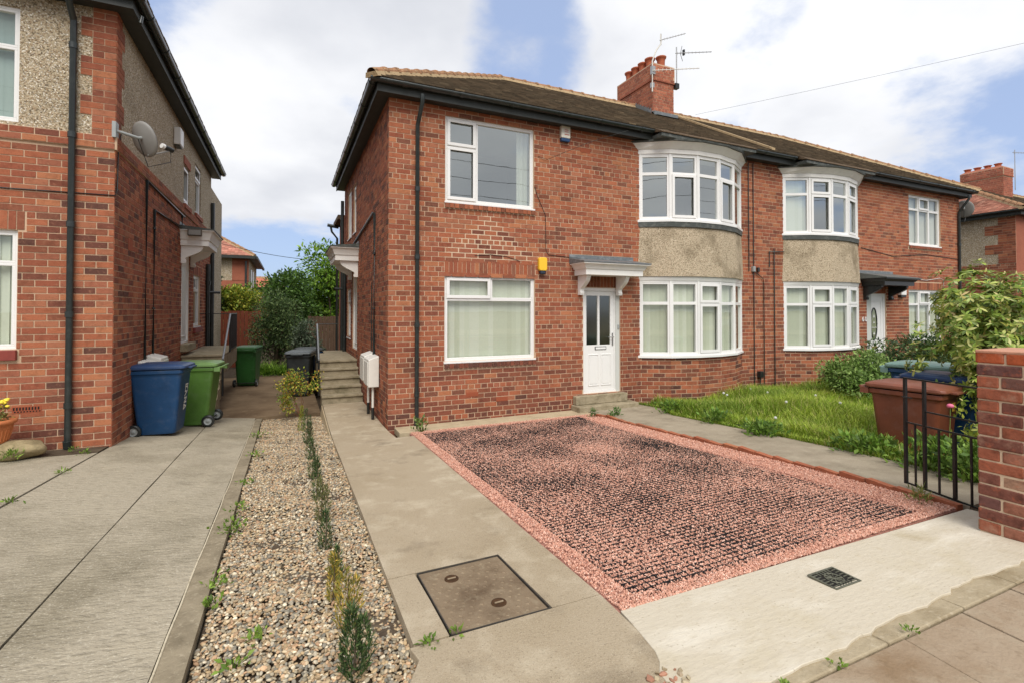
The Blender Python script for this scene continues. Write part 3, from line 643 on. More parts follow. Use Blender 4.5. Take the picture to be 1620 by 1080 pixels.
# bow walls under the bay windows
for xc in (BAY1, BAY2):
    P, F, Ls = arc_frames(xc, HY0, 2.83, .45)
    q = MB()
    for fr, L in zip(F, Ls):
        a = MB(); q.add([fr.p(0, -.2), fr.p(L, -.2), fr.p(L, .93), fr.p(0, .93)], [(0, 1, 2, 3)])
        courses(bl, fr, L, -.35, .93, (), phase=random.choice([.02, .06, .1]), headers=99, tintf=lambda u, z: random.choice(DARK) if random.random() < (.75 if z < .2 else .28) else None)
    q.obj('bow_wall', mMortar, house)
bl.emit(fwall, 300, block=lambda c: c.z < .6 and c.x > 9.5)
bs.emit(swall, 300)
for xc, bf in ((BAY1, 'all'), (BAY2, 'all')):
    lay = {0: (0, 0), 1: (0, 0), 2: (1, 1), 3: (0, 0), 4: (0, 0)} if xc == BAY1 else {0: (0, 0), 1: (1, 1), 2: (0, 0), 3: (1, 1), 4: (0, 0)}
    P, F, Ls = bow_window(house, xc, HY0, .98, 2.45, lay, bf)
    bay_band(P, 2.452, 2.54, .015, .045, HY0, 'head_board', mWhite, house, .004)
    bay_band(P, 2.543, 3.53, .07, .012, HY0, 'pebbledash_apron', mDashBay, house)
    bay_band(P, 3.533, 3.628, .045, .05, HY0, 'lead_apron', mBitumen, house)
    lay = {0: (0, 0), 1: (1, 0), 2: (0, 0), 3: (1, 0), 4: (0, 0)} if xc == BAY1 else {0: (0, 0), 1: (1, 1), 2: (0, 0), 3: (1, 1), 4: (0, 0)}
    bow_window(house, xc, HY0, 3.68, 5.0, lay, None if xc == BAY1 else (0,))
    bay_band(P, 5.003, 5.085, .03, .04, HY0, 'cornice', mWhitePaint, house)
    bay_band(P, 5.088, 5.21, .05, .17, HY0, 'cornice', mWhitePaint, house, .004)
    bay_band(P, 5.213, 5.245, .2, .21, HY0, 'lead_bay_roof', mBitumen, house)
# windows and doors
w_ = window(house, FF, xu(UPW[0]), xu(UPW[1]), UPW[2], UPW[3], [(0, .333, 0, .66, 1), (0, .333, .66, 1, 1), (.333, 1, 0, 1, 0)])
curtain(FF, xu(3.78), xu(4.02), 3.72, 5.1, -.2, w_); curtain(FF, xu(2.41), xu(2.52), 3.72, 5.1, -.2, w_)
window(house, FF, xu(LOW[0]), xu(LOW[1]), LOW[2], LOW[3], [(0, .5, .73, 1, 1), (.5, 1, .73, 1, 0), (0, 1, 0, .73, 0)], blinds=dict(wslat=.089, tilt=.12))
c6 = [(0, .33, 0, .73, 0), (.33, .67, 0, .73, 0), (.67, 1, 0, .73, 0), (0, .33, .73, 1, 0), (.33, .67, .73, 1, 1), (.67, 1, .73, 1, 0)]
window(house, FF, xu(UPR[0]), xu(UPR[1]), UPR[2], UPR[3], c6, blinds=dict(wslat=.089, tilt=.1, cols=[s2l(214, 216, 208), s2l(222, 224, 216)]))
window(house, FF, xu(LOR[0]), xu(LOR[1]), LOR[2], LOR[3], c6, blinds=dict(wslat=.089, tilt=.5))
window(house, SF, yu(13.75), yu(13.0), 1.17, 2.42, [(0, 1, 0, .72, 0), (0, 1, .72, 1, 1)], blinds=dict())
window(house, SF, yu(12.5), yu(12.0), 3.72, 4.86, [(0, 1, 0, .7, 0), (0, 1, .7, 1, 1)])
window(house, SF, yu(13.7), yu(12.9), 3.72, 4.95, [(0, .5, 0, 1, 1), (.5, 1, 0, 1, 0)])
def door(parent, fr, a, b, z0, z1, style, n=-.03):
    q = MB(); q.ring(fr, a, b, z0, z1, .065, n - .06, n + .005, wb=.035); d = q.obj('door_frame', mWhite, parent, .004)
    A, B, Z0, Z1 = a + .067, b - .067, z0 + .037, z1 - .067
    if style == 'glazed':
        B -= .05; l = MB(); l.fbox(fr, B + .002, B + .05, Z0, Z1, n - .06, n - .006); l.obj('frame_extension', mWhite, d)
    s = MB(); t = .085; W = B - A
    if style == 'glazed':
        zm = Z0 + (Z1 - Z0) * .46; s.fbox(fr, A, A + t * .4, zm, Z1, n - .05, n - .012); s.fbox(fr, B - t, B, zm, Z1, n - .05, n - .012); s.fbox(fr, A + t * .4, B - t, Z1 - t, Z1, n - .05, n - .012)
        s.fbox(fr, A + W * .43, A + W * .5, zm, Z1 - t, n - .05, n - .01); s.fbox(fr, A, B, Z0, zm, n - .05, n - .012)
        dd = s.obj('door', mWhite, d, .004)
        for k in (0, 1):
            pa = A + .04 + (W * .43 if k else 0); pq = MB(); pb = A + W * .43 if k == 0 else B - t
            if k: pa = A + W * .5
            pq.add([fr.p(pa, zm, n - .03), fr.p(pb, zm, n - .03), fr.p(pb, Z1 - t, n - .03), fr.p(pa, Z1 - t, n - .03)], [(0, 1, 2, 3)]); pq.obj('pane', mGlassDark, dd)
            m0 = A + .07 + k * (W * .43); p = MB(); p.ring(fr, m0, m0 + W * .36, Z0 + .1, zm - .17, .02, n - .012, n - .002); p.fbox(fr, m0 + .035, m0 + W * .36 - .035, Z0 + .135, zm - .205, n - .012, n - .005); p.obj('panel', mWhite, dd, .003)
        lb = MB(); lb.fbox(fr, A + W * .33, A + W * .72, zm - .09, zm - .03, n - .012, n - .004); lo = lb.obj('letterbox', mBlackPl, dd); l2 = MB(); l2.fbox(fr, A + W * .35, A + W * .7, zm - .08, zm - .04, n - .003, n + .002); l2.obj('letterbox_flap', mWhite, lo)
        h = MB(); h.fbox(fr, B - .055, B - .025, zm - .02, zm + .22, n - .012, n - .002); h.tube([fr.p(B - .04, zm + .14, n), fr.p(B - .04, zm + .14, n + .045), fr.p(B - .17, zm + .14, n + .045)], .009, 8); h.obj('handle', mChrome, dd)
        bb = MB(); bb.fbox(fr, b - .05, b - .015, zm + .3, zm + .38, n + .006, n + .03); bb.obj('bell_push', mGreyPl, d, .004)
        room(fr, a, b, z0 + .05, z1, d, 2.0, n=-.13)
    else:
        s.fbox(fr, A, B, Z0, Z1, n - .05, n - .012); dd = s.obj('door', mWhite, d, .004)
        p = MB(); p.ring(fr, A + .09, B - .09, Z0 + .1, Z1 - .12, .02, n - .012, n - .002); p.obj('panel', mWhite, dd, .003)
        if style == 'oval':
            cu, cz, ru, rz = (A + B) / 2 - .06, Z0 + 1.17, .13, .42; g = MB(); N = 28
            rim = [(cu + ru * math.cos(t), cz + rz * math.sin(t)) for t in [2 * math.pi * k / N for k in range(N)]]
            g.add([fr.p(u, z, n - .004) for u, z in rim], [tuple(range(N))]); og = g.obj('oval_pane', mGlassDark, dd)
            f = MB(); f.tube([fr.p(u, z, n - .003) for u, z in rim + rim[:1]], .016, 6, False); f.obj('oval_rim', mBlackPl, og)
            f = MB(); f.fbox(fr, cu - .12, cu + .12, cz - .1, cz - .085, n - .003, n + .003)
            for zz, hh in ((cz + .17, .1), (cz - .28, .08), (cz + .02, .06)): f.add([fr.p(cu - .045, zz, n - .001), fr.p(cu + .045, zz, n - .001), fr.p(cu, zz + hh, n - .001)], [(0, 1, 2)])
            f.obj('leaded_motif', mWhiteInk, og)
            l = MB(); l.fbox(fr, cu - .11, cu + .13, Z0 + .52, Z0 + .59, n - .012, n); l.obj('letterbox', mBrass, dd)
    return d
door(house, FF, xu(DOOR[0]), xu(DOOR[1]), DOOR[2], DOOR[3], 'glazed')
door(house, FF, xu(DOR[0]), xu(DOR[1]), DOR[2], DOR[3], 'oval')
door(house, SF, yu(12.62), yu(11.75), .95, 2.95, 'plain', n=-.02)
canopy(house, FF, xu(4.89), xu(6.17), .40, 2.515, 2.62, 2.73, 2.84, mWhitePaint, mLead, (xu(4.96), xu(5.83)))
canopy(house, FF, xu(13.62), xu(14.92), .55, 2.50, 2.60, 2.68, 2.84, mBlackPl, mSlate, (xu(13.68), xu(14.78)))
canopy(house, SF, yu(12.95), yu(11.55), .5, 2.98, 3.1, 3.27, 3.36, mWhitePaint, mBitumen, (yu(12.85), yu(11.7)))
# roof, eaves, gutters
roof, ZR, YM = hip_roof(house, HX0 - .33, HX1 + .33, HY0 - .33, HY1 + .33, 5.43, .6, TIL)
eaves(house, HX0, HX1, HY0, HY1, 5.245, 'flr', gaps=[(BAY1 - 1.3, BAY1 + 1.35), (BAY2 - 1.35, BAY2 + 1.3)])
for xc in (BAY1, BAY2):   # tiles run down on to the lead over each bay
    q = MB(); e0, e1 = (xc - 1.3, xc + 1.33); q.hexa([(e0, HY0 - .52, 5.315), (e1, HY0 - .52, 5.315), (e1, HY0 - .30, 5.37), (e0, HY0 - .30, 5.37), (e0, HY0 - .52, 5.335), (e1, HY0 - .52, 5.335), (e1, HY0 - .30, 5.455), (e0, HY0 - .30, 5.455)]); q.obj('bay_roof_tiles', mTile_plain, roof)
    q = MB(); q.box(e0 + .02, e1 - .02, HY0 - .50, HY0 - .2, 5.247, 5.314); q.obj('bay_roof_fascia', mBitumen, roof)
# drain pipes and conduits
def dpipe(x, zt, fr0=HY0, zb=.03, r=.034, swan=True, parent=house, gut=5.28):
    y = fr0 - .05; path = ([(x + .02, fr0 - .285, gut), (x + .02, fr0 - .285, gut - .12), (x, y - .02, zt + .04)] if swan else []) + [(x, y, zt), (x, y, zb)]
    return pipe(parent, path, r, joints=[((x, y, z), (0, 0, .07)) for z in np.arange(zb + .5, zt, 1.1)] + [((x, y, zb + .03), (0, -.02, .09))])
dpipe(1.90, 4.85); dpipe(18.32, 4.8)
for px in (9.47, 9.62): pipe(house, [(px, 7.895, 5.2), (px, 7.895, 2.75 if px < 9.5 else .1)], .010, name='cable')
pipe(house, [(9.62, 7.885, 2.75), (9.9, 7.885, 2.6), (9.93, 7.885, 2.5), (9.93, 7.885, .12)], .010, name='cable')
pipe(house, [(10.28, 7.885, 3.3), (10.28, 7.885, .05)], .012, name='cable'); pipe(house, [(10.62, 7.885, 3.24), (10.12, 7.885, 3.22), (10.12, 7.885, 2.86)], .012, name='cable')
q = MB(); q.fbox(FF, xu(9.56), xu(9.63), 2.74, 2.86, .006, .07); q.obj('cable_box', mGreyPl, house, .006)
q = MB(); q.fbox(FF, xu(9.72), xu(9.78), 2.74, 2.84, .006, .06); q.obj('cable_box', mBlackPl, house, .006)
q = MB(); q.fbox(FF, xu(9.72), xu(9.83), .36, .5, .006, .1); q.tube([(9.76, 7.85, .36), (9.76, 7.88, .05)], .015, 6); q.obj('drain_trap', mBlackPl, house, .01)
pipe(house, [(4.05, 7.905, 4.1), (4.10, 7.908, 3.95), (4.27, 7.908, 3.6), (4.28, 7.908, 2.96), (4.33, 7.908, 2.88), (5.2, 7.908, 2.83)], .005, mBlackPl, 'cable', n=5)
pipe(house, [(4.12, 7.905, 4.66), (4.3, 7.89, 4.62), (5.1, 7.75, 5.0), (5.9, 7.6, 5.3)], .004, mBlackPl, 'cable', n=5)
pipe(house, [(2.9, 7.908, 2.8), (3.2, 7.908, 2.83), (3.5, 7.908, 2.81), (3.75, 7.908, 2.74)], .004, mBlackPl, 'cable', n=5)
pipe(house, [(13.6, 7.905, 3.5), (15.0, 7.905, 3.34), (16.6, 7.905, 3.46), (18.3, 7.905, 3.4)], .008, mBlackPl, 'cable', n=5)
pipe(house, [(15.6, 7.905, 2.75), (16.6, 7.905, 2.72), (17.3, 7.905, 2.8), (17.5, 7.905, 2.76), (17.52, 7.905, 2.0)], .006, mWhitePaint, 'cable', n=5)
pipe(house, [(HX0 - .03, 9.15, 1.05), (HX0 - .03, 9.15, 3.62), (HX0 - .03, 9.3, 3.66), (HX0 - .03, 12.2, 3.45)], .022, joints=[((HX0 - .03, 9.15, z), (0, 0, .03)) for z in (1.9, 2.9)], name='conduit')
pipe(house, [(HX0 - .02, 9.5, 1.1), (HX0 - .02, 9.5, 2.4)], .008, name='conduit')
pipe(house, [(HX0 - .06, 13.95, -.1), (HX0 - .06, 13.95, 3.0)], .05, name='soil_pipe'); pipe(house, [(HX0 - .08, 14.4, -.2), (HX0 - .08, 14.4, 4.9)], .045, name='soil_pipe')
pipe(house, [(HX0 - .05, 14.1, 2.45), (HX0 - .3, 14.1, 2.45)], .03, name='waste_pipe')
# air bricks
for x in (2.75, 3.3): 
    q = MB(); q.fbox(FF, xu(x), xu(x) + .22, .30 if x > 3 else .42, .375 if x > 3 else .49, .004, .009)
    for k in range(6): q.fbox(FF, xu(x) + .02 + k * .034, xu(x) + .036 + k * .034, .315 if x > 3 else .435, .36 if x > 3 else .475, .009, .012)
    q.obj('air_brick', M('air_brick_clay', s2l(150, 80, 54), .9) if x < 3 else bpy.data.materials['air_brick_clay'], fwall)
for x in (4.98, 5.0): pass
q = MB(); q.fbox(FF, xu(5.02), xu(5.24), 4.86, 4.94, .004, .008); q.obj('air_brick', bpy.data.materials['air_brick_clay'], fwall)
# rear offshoot
q = MB(); q.box(HX0 + .02, 6, HY1 + .05, 16.3, -.5, 4.55); q.obj('rear_wing', mBrickFar := M('far_brick', s2l(158, 94, 72), .9, mot=[(2, 5, s2l(130, 72, 54), .45, .7, .7), (30, 4, s2l(176, 112, 84), .5, .75, .6)]), house)
q = MB(); q.extr([(HX0 - .15, HY1 + .4, 4.5), (HX0 - .15, HY1 + .4, 4.62), (HX0 - .15, 16.5, 4.62), (HX0 - .15, 16.5, 4.5)], (4.6, 0, 0)); q.obj('rear_roof', mTile_plain, house)
pipe(house, [(HX0 - .02, 16.2, 4.45), (HX0 - .35, 16.2, 4.5)], .05, name='gutter'); pipe(house, [(HX0 - .25, 16.2, 4.45), (HX0 - .22, 16.2, 4.3), (HX0 - .06, 16.2, 4.1), (HX0 - .06, 16.2, -.3)], .034)
# chimney
def chimney(parent, x0, x1, y0, y1, zb, zt, band, pots, priority=False, tn=None):
    cb = Bricks(); q = MB(); q.box(x0 + .006, x1 - .006, y0 + .006, y1 - .006, zb, zt - .02); st = q.obj('chimney', mMortar, parent)
    tf = lambda u, z: random.choice(tn) if tn else None
    for fr, wd in ((Fr(x0 + .005, y0 + .005, 1, 0), x1 - x0 - .01), (Fr(x0 + .005, y1 - .005, 0, -1), y1 - y0 - .01), (Fr(x1 - .005, y0 + .005, 0, 1), y1 - y0 - .01)):
        courses(cb, fr, wd, zb, band - .002, (), headers=4, tintf=tf)
        courses(cb, fr, wd, band + .03, zt, (), headers=4, n=.03, tintf=tf)
    q = MB(); q.box(x0 - .03, x1 + .03, y0 - .03, y1 + .03, band, band + .03); q.obj('corbel', mBrickFar, st)
    q = MB(); q.box(x0 - .02, x1 + .02, y0 - .02, y1 + .02, band + .03, zt - .015); q.obj('chimney_head', mMortar, st)
    cb.emit(st, 0, rest='chimney_brickwork')
    q = MB(); a = .02; zz = zt - .015
    q.hexa([(x0 - a, y0 - a, zz), (x1 + a, y0 - a, zz), (x1 + a, y1 + a, zz), (x0 - a, y1 + a, zz), (x0 + .13, y0 + .13, zz + .1), (x1 - .13, y0 + .13, zz + .1), (x1 - .13, y1 - .13, zz + .1), (x0 + .13, y1 - .13, zz + .1)]); q.obj('flaunching', mBrickFar, st)
    for px, py, h in pots:
        p = MB(); p.lathe([(.10, 0), (.105, h * .5), (.115, h * .8), (.14, h * .86), (.15, h * .98), (.14, h), (.11, h), (.1, h * .3)], (px, py, zz + .06), 16); p.obj('chimney_pot', mPot, st)
    return st
ch = chimney(house, 8.93, 9.66, 10.45, 11.98, 6.7, 8.56, 8.08, [(9.2, 11.78 - .3 * i, .3) for i in range(4)] + [(9.42, 10.68, .3)], tn=[s2l(172, 104, 80), s2l(162, 97, 76), s2l(150, 92, 74), s2l(180, 112, 86)])
q = MB()
for i in range(7):      # stepped lead soakers up the side of the stack
    y = 10.5 + i * .1; z = 5.43 + (y - (HY0 - .33)) * .6; q.box(8.905, 8.921, y, y + .1, z - .03, z + .16 - .0 * i)
q.box(8.88, 9.70, 10.33, 10.44, 7.04, 7.2); q.extr([(8.88, 10.33, 7.1), (8.88, 10.44, 7.24), (8.88, 10.44, 7.12), (8.88, 10.2, 7.05)], (.82, 0, 0)); q.obj('lead_flashing', mLead, ch)
q = MB(); a = Vector((9.95, YM - .35, ZR - .2 + .03)); b = Vector((9.95, HY0 - .3, 5.48)); q.extr([a + Vector((-.05, 0, 0)), a + Vector((-.05, 0, .05)), a + Vector((.05, 0, .05)), a + Vector((.05, 0, 0))], b - a); q.obj('party_verge', mBed, roof)

# ------------------------------------------------------------------ small things fixed to the house
def bellbox(x, z0, w_, h, d, top, low, label, name='alarm_box', hex_=False):
    t = thing(name, (x, HY0, z0), label, 'alarm box'); u = xu(x)
    q = MB(); c = .18 if hex_ else .04
    pr = [(u - w_ / 2 * (.72 if hex_ else 1), z0 + .06), (u + w_ / 2 * (.72 if hex_ else 1), z0 + .06), (u + w_ / 2, z0 + h * .3), (u + w_ / 2, z0 + h * .92), (u + w_ * .4, z0 + h), (u - w_ * .4, z0 + h), (u - w_ / 2, z0 + h * .92), (u - w_ / 2, z0 + h * .3)]
    q.extr([FF.p(a, b, .006) for a, b in pr], FF.n * d); q.obj('cover', top, t, .012)
    q = MB(); k = .66 if hex_ else .96; q.fbox(FF, u - w_ / 2 * k, u + w_ / 2 * k, z0, z0 + .075, .008, d * .97); q.obj('strobe', low, t, .012)
    return t
bellbox(4.19, 2.52, .165, .30, .075, mYellow, M('dark_lens', (.012, .022, .04), .15, spec=.6), 'yellow burglar alarm box on the brick wall beside the door hood', hex_=True)
t = bellbox(4.665, 4.99, .19, .32, .08, M('cream_plastic', (.72, .68, .58), .45), mBlueInk, 'white bell box with a blue base high under the gutter')
q = MB()
for zz, m0, m1 in ((.20, -.03, .05), (.165, -.03, .04), (.115, -.03, .055)):
    u = xu(4.665) + m0
    while u < xu(4.665) + m1: q.fbox(FF, u, u + .012, 4.99 + zz, 4.99 + zz + .018, .087, .0885); u += .017
q.obj('printed_lines', mRedInk, t)
t = bellbox(15.33, 2.22, .24, .34, .1, mWhite, mBlackPl, 'white security box between the black door hood and the right hand window')
def meter(y0, y1, x, sgn, z0, z1, label, d=.18):
    t = thing('meter_box', (x, (y0 + y1) / 2, z0), label, 'meter box', None); q = MB(); xo = x + sgn * d
    q.hexa([(min(x, xo), y0, z0), (max(x, xo), y0, z0), (max(x, xo), y1, z0), (min(x, xo), y1, z0), (min(x, xo + (.05 if sgn < 0 else 0)) if 0 else min(x, xo), y0, z1 - (.06 if sgn < 0 else 0)), (max(x, xo), y0, z1 - (.06 if sgn > 0 else 0)), (max(x, xo), y1, z1 - (.06 if sgn > 0 else 0)), (min(x, xo), y1, z1 - (.06 if sgn < 0 else 0))])
    q.obj('case', mMeter, t, .012)
    q = MB(); xa, xb = sorted((xo + sgn * .002, xo + sgn * .014)); q.box(xa, xb, y0 + .03, y1 - .03, z0 + .03, z1 - .1); q.obj('door', mMeter, t, .004); return t
t1 = meter(8.68, 9.17, HX0 - .012, -1, .56, 1.09, 'white meter box on the side wall, nearer to the drain pipe of the pair')
t2 = meter(9.19, 9.7, HX0 - .012, -1, .58, 1.11, 'white meter box on the side wall, nearer to the concrete steps of the pair')
for t, y in ((t1, 8.78), (t2, 9.3)):
    q = MB(); q.tube([(HX0 - .1, y, .575), (HX0 - .1, y, .2)], .022, 8); q.obj('pipe', mMeter, t); q = MB(); q.tube([(HX0 - .1, y, .2), (HX0 - .1, y, .0)], .026, 8); q.obj('pipe_sleeve', mBlackPl, t)
# house number 60 in white numerals
t = thing('house_number', (13.68, HY0, 1.55), 'white number 60 fixed to the brickwork beside the oval glazed door', 'house number')
for ch_, x in (('6', 13.6), ('0', 13.72)):
    cu = bpy.data.curves.new('numeral', 'FONT'); cu.body = ch_; cu.size = .17; cu.extrude = .006
    o = bpy.data.objects.new('numeral', cu); C.objects.link(o); bpy.context.view_layer.update()
    me = bpy.data.meshes.new_from_object(o.evaluated_get(bpy.context.evaluated_depsgraph_get())); bpy.data.objects.remove(o); me.name = 'numeral'; me.materials.clear(); me.materials.append(mWhite)
    o = link('numeral', me); o.location = (x, HY0 - .016, 1.58); o.rotation_euler = (R(90), 0, 0); o.parent = t; o.matrix_parent_inverse = Matrix.Translation(-t.location)
def dish(loc, wallx, face, label, r=.3):
    """satellite dish: arm to the wall, reflector facing along `face`, boom with LNB"""
    t = thing('satellite_dish', loc, label, 'satellite dish'); f = Vector(face).normalized(); L = Vector(loc); rot = f.to_track_quat('Z', 'Y').to_matrix()
    q = MB(); prof = [(0.001, 0)] + [(r * k / 6, .16 * (k / 6) ** 2 * r) for k in range(1, 7)]; q.lathe(prof + [(r * 1.015, .17 * r)] + [(a, b - .012) for a, b in prof[::-1]], L, 28, rot @ Matrix.Diagonal((.93, 1.05, 1))); q.obj('reflector', mDish, t)
    q = MB(); b = L - f * .06; wp = Vector((wallx, L.y - .15, L.z + .03)); q.tube([L - f * .01 + Vector((0, 0, .02)), b + Vector((0, 0, .02)), wp], .02, 8); q.hexa([(wp.x - .02, wp.y - .06, wp.z - .1), (wp.x + .02, wp.y - .06, wp.z - .1), (wp.x + .02, wp.y + .06, wp.z - .1), (wp.x - .02, wp.y + .06, wp.z - .1)] + [(wp.x + a, wp.y + c, wp.z + .1) for a, c in ((-.02, -.06), (.02, -.06), (.02, .06), (-.02, .06))]); q.obj('arm', mGreyPl, t)
    q = MB(); tip = L + f * .36 + rot @ Vector((0, -r * .75, 0)); q.tube([L + rot @ Vector((0, -r * .95, 0)), tip], .012, 6); q.obj('boom', mDish, t)
    q = MB(); q.tube([tip + f * .03, tip - f * .1 + Vector((0, 0, .06))], .034, 10); h = q.obj('receiver', mBlackPl, t); q = MB(); q.tube([tip - f * .1 + Vector((0, 0, .06)), tip - f * .14 + Vector((0, 0, .08))], .036, 10); q.obj('receiver_cap', mWhite, h)
    q = MB(); q.tube([tip, tip + Vector((0, 0, -.16)), L + rot @ Vector((0, -r * 1.1, 0)) + Vector((0, 0, -.12)), b], .006, 5); q.obj('lead', mBlackPl, t); return t
dish((18.92, 8.0, 4.97), HX1, (.9, .3, .3), 'dark satellite dish on the far gable beside the end drain pipe', .25)
def yagi(q, c, d, L, n, el=.13, vert=True):
    d = Vector(d).normalized(); c = Vector(c); q.tube([c, c + d * L], .011, 6); up = Vector((0, 0, 1)) if vert else d.cross(Vector((0, 0, 1))).normalized()
    for k in range(n): p = c + d * (L * (k + .6) / n); q.tube([p - up * el * (1 - .3 * k / n), p + up * el * (1 - .3 * k / n)], .0055, 5)
def aerial(loc, label):
    return thing('tv_aerial', loc, label, 'aerial')
side = Vector((.95, .1, 0))
t = aerial((8.86, 10.4, 8.2), 'aerial on a bent pale mast at the chimney front corner with two antennas')
q = MB(); q.tube([(8.86, 10.38, 7.72), (8.86, 10.38, 8.55), (8.98, 10.36, 8.86), (9.12, 10.34, 9.05), (9.12, 10.34, 9.32)], .02, 8); q.obj('mast', mMeter, t)
q = MB(); yagi(q, (9.08, 10.34, 9.14), (1, -.25, .36), .8, 9, .035); yagi(q, (9.1, 10.34, 9.12), (1, -.25, .36), .05, 1, .12); q.obj('antenna', mAlu, t)
q = MB(); yagi(q, (8.84, 10.36, 8.28), (1, -.3, .12), 1.35, 12, .04); q.obj('antenna', mMeter, t)
q = MB(); q.box(8.85, 8.93, 10.38, 10.46, 7.85, 7.98); q.box(8.84, 8.95, 10.36, 10.44, 8.2, 8.42); q.obj('bracket', mAlu, t)
t = aerial((9.72, 10.42, 8.1), 'aerial on a straight dark mast at the right side of the chimney')
q = MB(); q.tube([(9.74, 10.42, 8.02), (9.74, 10.42, 9.14)], .016, 8); q.obj('mast', mAlu, t)
q = MB(); yagi(q, (9.7, 10.42, 8.96), (1, -.2, .16), 1.15, 10, .04); q.obj('antenna', mAlu, t)
q = MB(); q.tube([(9.86, 10.4, 8.97), (9.92, 10.4, 9.2)], .007, 5); q.tube([(9.86, 10.4, 8.97), (9.94, 10.4, 8.78)], .007, 5); q.box(9.95, 9.99, 10.36, 10.42, 8.95, 9.1); q.obj('reflector', mBlackPl, t)
q = MB(); q.box(9.67, 9.8, 10.38, 10.5, 7.98, 8.12); q.obj('bracket', mBlackPl, t)

# ================================================================== the left-hand house
LX, LY0, LY1 = -2.006, 7.755, 16.3
lh = thing('pebbledash_house', (-4.3, LY0, .1), 'red brick house with pebbledashed upper storey and black drain pipe behind the blue bin', 'house')
LF = Fr(-6.6, LY0, 1, 0); lu = lambda x: x + 6.6; LW = lu(LX); LS = Fr(LX, LY0, 0, 1); ly = lambda y: y - LY0; LSW = LY1 - LY0
ZB = 4.06
h1 = [(lu(-4.6), lu(-2.925), 1.41, 2.82)]; h1u = [(lu(-4.6), lu(-2.935), 4.11, 5.49)]
s1 = [(ly(12.1), ly(12.97), 1.17, 3.15), (ly(13.55), ly(14.5), 1.49, 2.7)]; s1u = [(ly(12.26), ly(12.9), 4.15, 4.95), (ly(13.64), ly(14.5), 4.2, 5.35)]
lw = wall_sheet(LF, LW, -.3, ZB, h1).obj('front_wall', mMortar, lh); lwu = wall_sheet(LF, LW, ZB, 5.7, h1u).obj('front_pebbledash', mDash, lh)
ls = wall_sheet(LS, LSW, -.6, ZB, s1).obj('side_wall', mMortar, lh); lsu = wall_sheet(LS, LSW, ZB, 5.7, s1u).obj('side_pebbledash', mDash, lh)
lb, lsb = Bricks(), Bricks()
LT = lambda u, z: random.choice(DARK) if random.random() < (.1 if z > .6 else .35) else None
courses(lb, LF, LW, -.3, 3.9, h1 + [(lu(-4.7), lu(-2.85), 2.82, 3.05), (lu(-4.7), lu(-2.9), 1.28, 1.41)], phase=.0, headers=99, tintf=LT, n=.006)
soldiers(lb, LF, lu(-4.55), lu(-2.86), 2.825, 3.05)
courses(lsb, LS, LSW, -.57, 3.9, s1 + [(ly(13.5), ly(14.55), 2.7, 2.93)], headers=2, phase=.058, tintf=lambda u, z: random.choice(DARK) if random.random() < .2 else None, n=.006)
soldiers(lsb, LS, ly(13.5), ly(14.55), 2.705, 2.93)
for fr, w_, bb in ((LF, LW, lb), (LS, LSW, lsb)):     # projecting band under the pebbledash
    courses(bb, fr, w_, 3.9, ZB + .005, h1u + s1u if fr is LS else h1u, headers=99, n=.03, phase=.1)
    q = MB(); q.fbox(fr, 0, w_ + (.024 if fr is LF else 0), 3.9, ZB + .004, .001, .0245); q.obj('band', mMortar, lw if fr is LF else ls)
z = ZB + .005; k = 0
while z < 5.62:        # toothed corner bricks
    wide = (k // 3) % 2 == 1; wq = .355 if wide else .238
    q = MB(); q.fbox(LF, LW - wq, LW, z, z + COURSE, -.004, .004); q.fbox(LS, .003, wq * .9, z, z + COURSE, -.004, .004); q.obj('quoin_mortar', mMortar, lwu)
    ws = ([(LW - wq, LW - wq + .118), (LW - wq + .118, LW)] if wide else [(LW - wq, LW)]) if k % 2 else ([(LW - wq, LW - .118), (LW - .118, LW)])
    for a, b in ws: lb.put(LF, a + .004, b - (0 if b == LW else .005), z + .005, z + COURSE - .005, .009)
    for a, b in (([(0, .118), (.118, wq * .9)] if k % 2 else [(0, wq * .9)])): lsb.put(LS, a + (.004 if a else 0), b - .004, z + .005, z + COURSE - .005, .009)
    z += COURSE; k += 1
lb.emit(lw, 300); lsb.emit(ls, 300)
window(lh, LF, lu(-4.6), lu(-2.925), 1.41, 2.82, [(0, .5, .73, 1, 1), (.5, 1, .73, 1, 0), (0, 1, 0, .73, 0)], blinds=dict(wslat=.09, tilt=.2), sill=False)
q = MB(); q.fbox(LF, lu(-4.66), lu(-2.91), 1.285, 1.405, .004, .05); q.obj('painted_sill', M('red_sill_paint', s2l(136, 62, 52), .6, mot=[(12, 4, s2l(110, 48, 42), .45, .7, .6)]), lw, .006)
window(lh, LF, lu(-4.6), lu(-2.935), 4.11, 5.49, [(0, .5, .66, 1, 1), (.5, 1, .66, 1, 0), (0, 1, 0, .66, 0)], blinds=dict(wslat=.09, tilt=.05, cols=[s2l(186, 204, 198), s2l(180, 198, 192)]), sill=False)
window(lh, LS, ly(13.55), ly(14.5), 1.49, 2.7, [(0, 1, 0, .72, 0), (0, .5, .72, 1, 1), (.5, 1, .72, 1, 0)], blinds=dict(), sill=True)
q = MB(); q.fbox(LS, ly(13.5), ly(14.55), 1.34, 1.455, .004, .06); q.obj('painted_sill', bpy.data.materials['red_sill_paint'], ls, .006)
window(lh, LS, ly(12.26), ly(12.9), 4.15, 4.95, [(0, 1, 0, 1, 1)]); window(lh, LS, ly(13.64), ly(14.5), 4.2, 5.35, [(0, 1, 0, .7, 0), (0, 1, .7, 1, 1)])
for a, b, z in ((12.2, 12.95, 4.08), (13.58, 14.55, 4.13)): q = MB(); q.fbox(LS, ly(a), ly(b), z - .06, z + .03, .004, .05); q.obj('tile_sill', mBrickFar, ls)
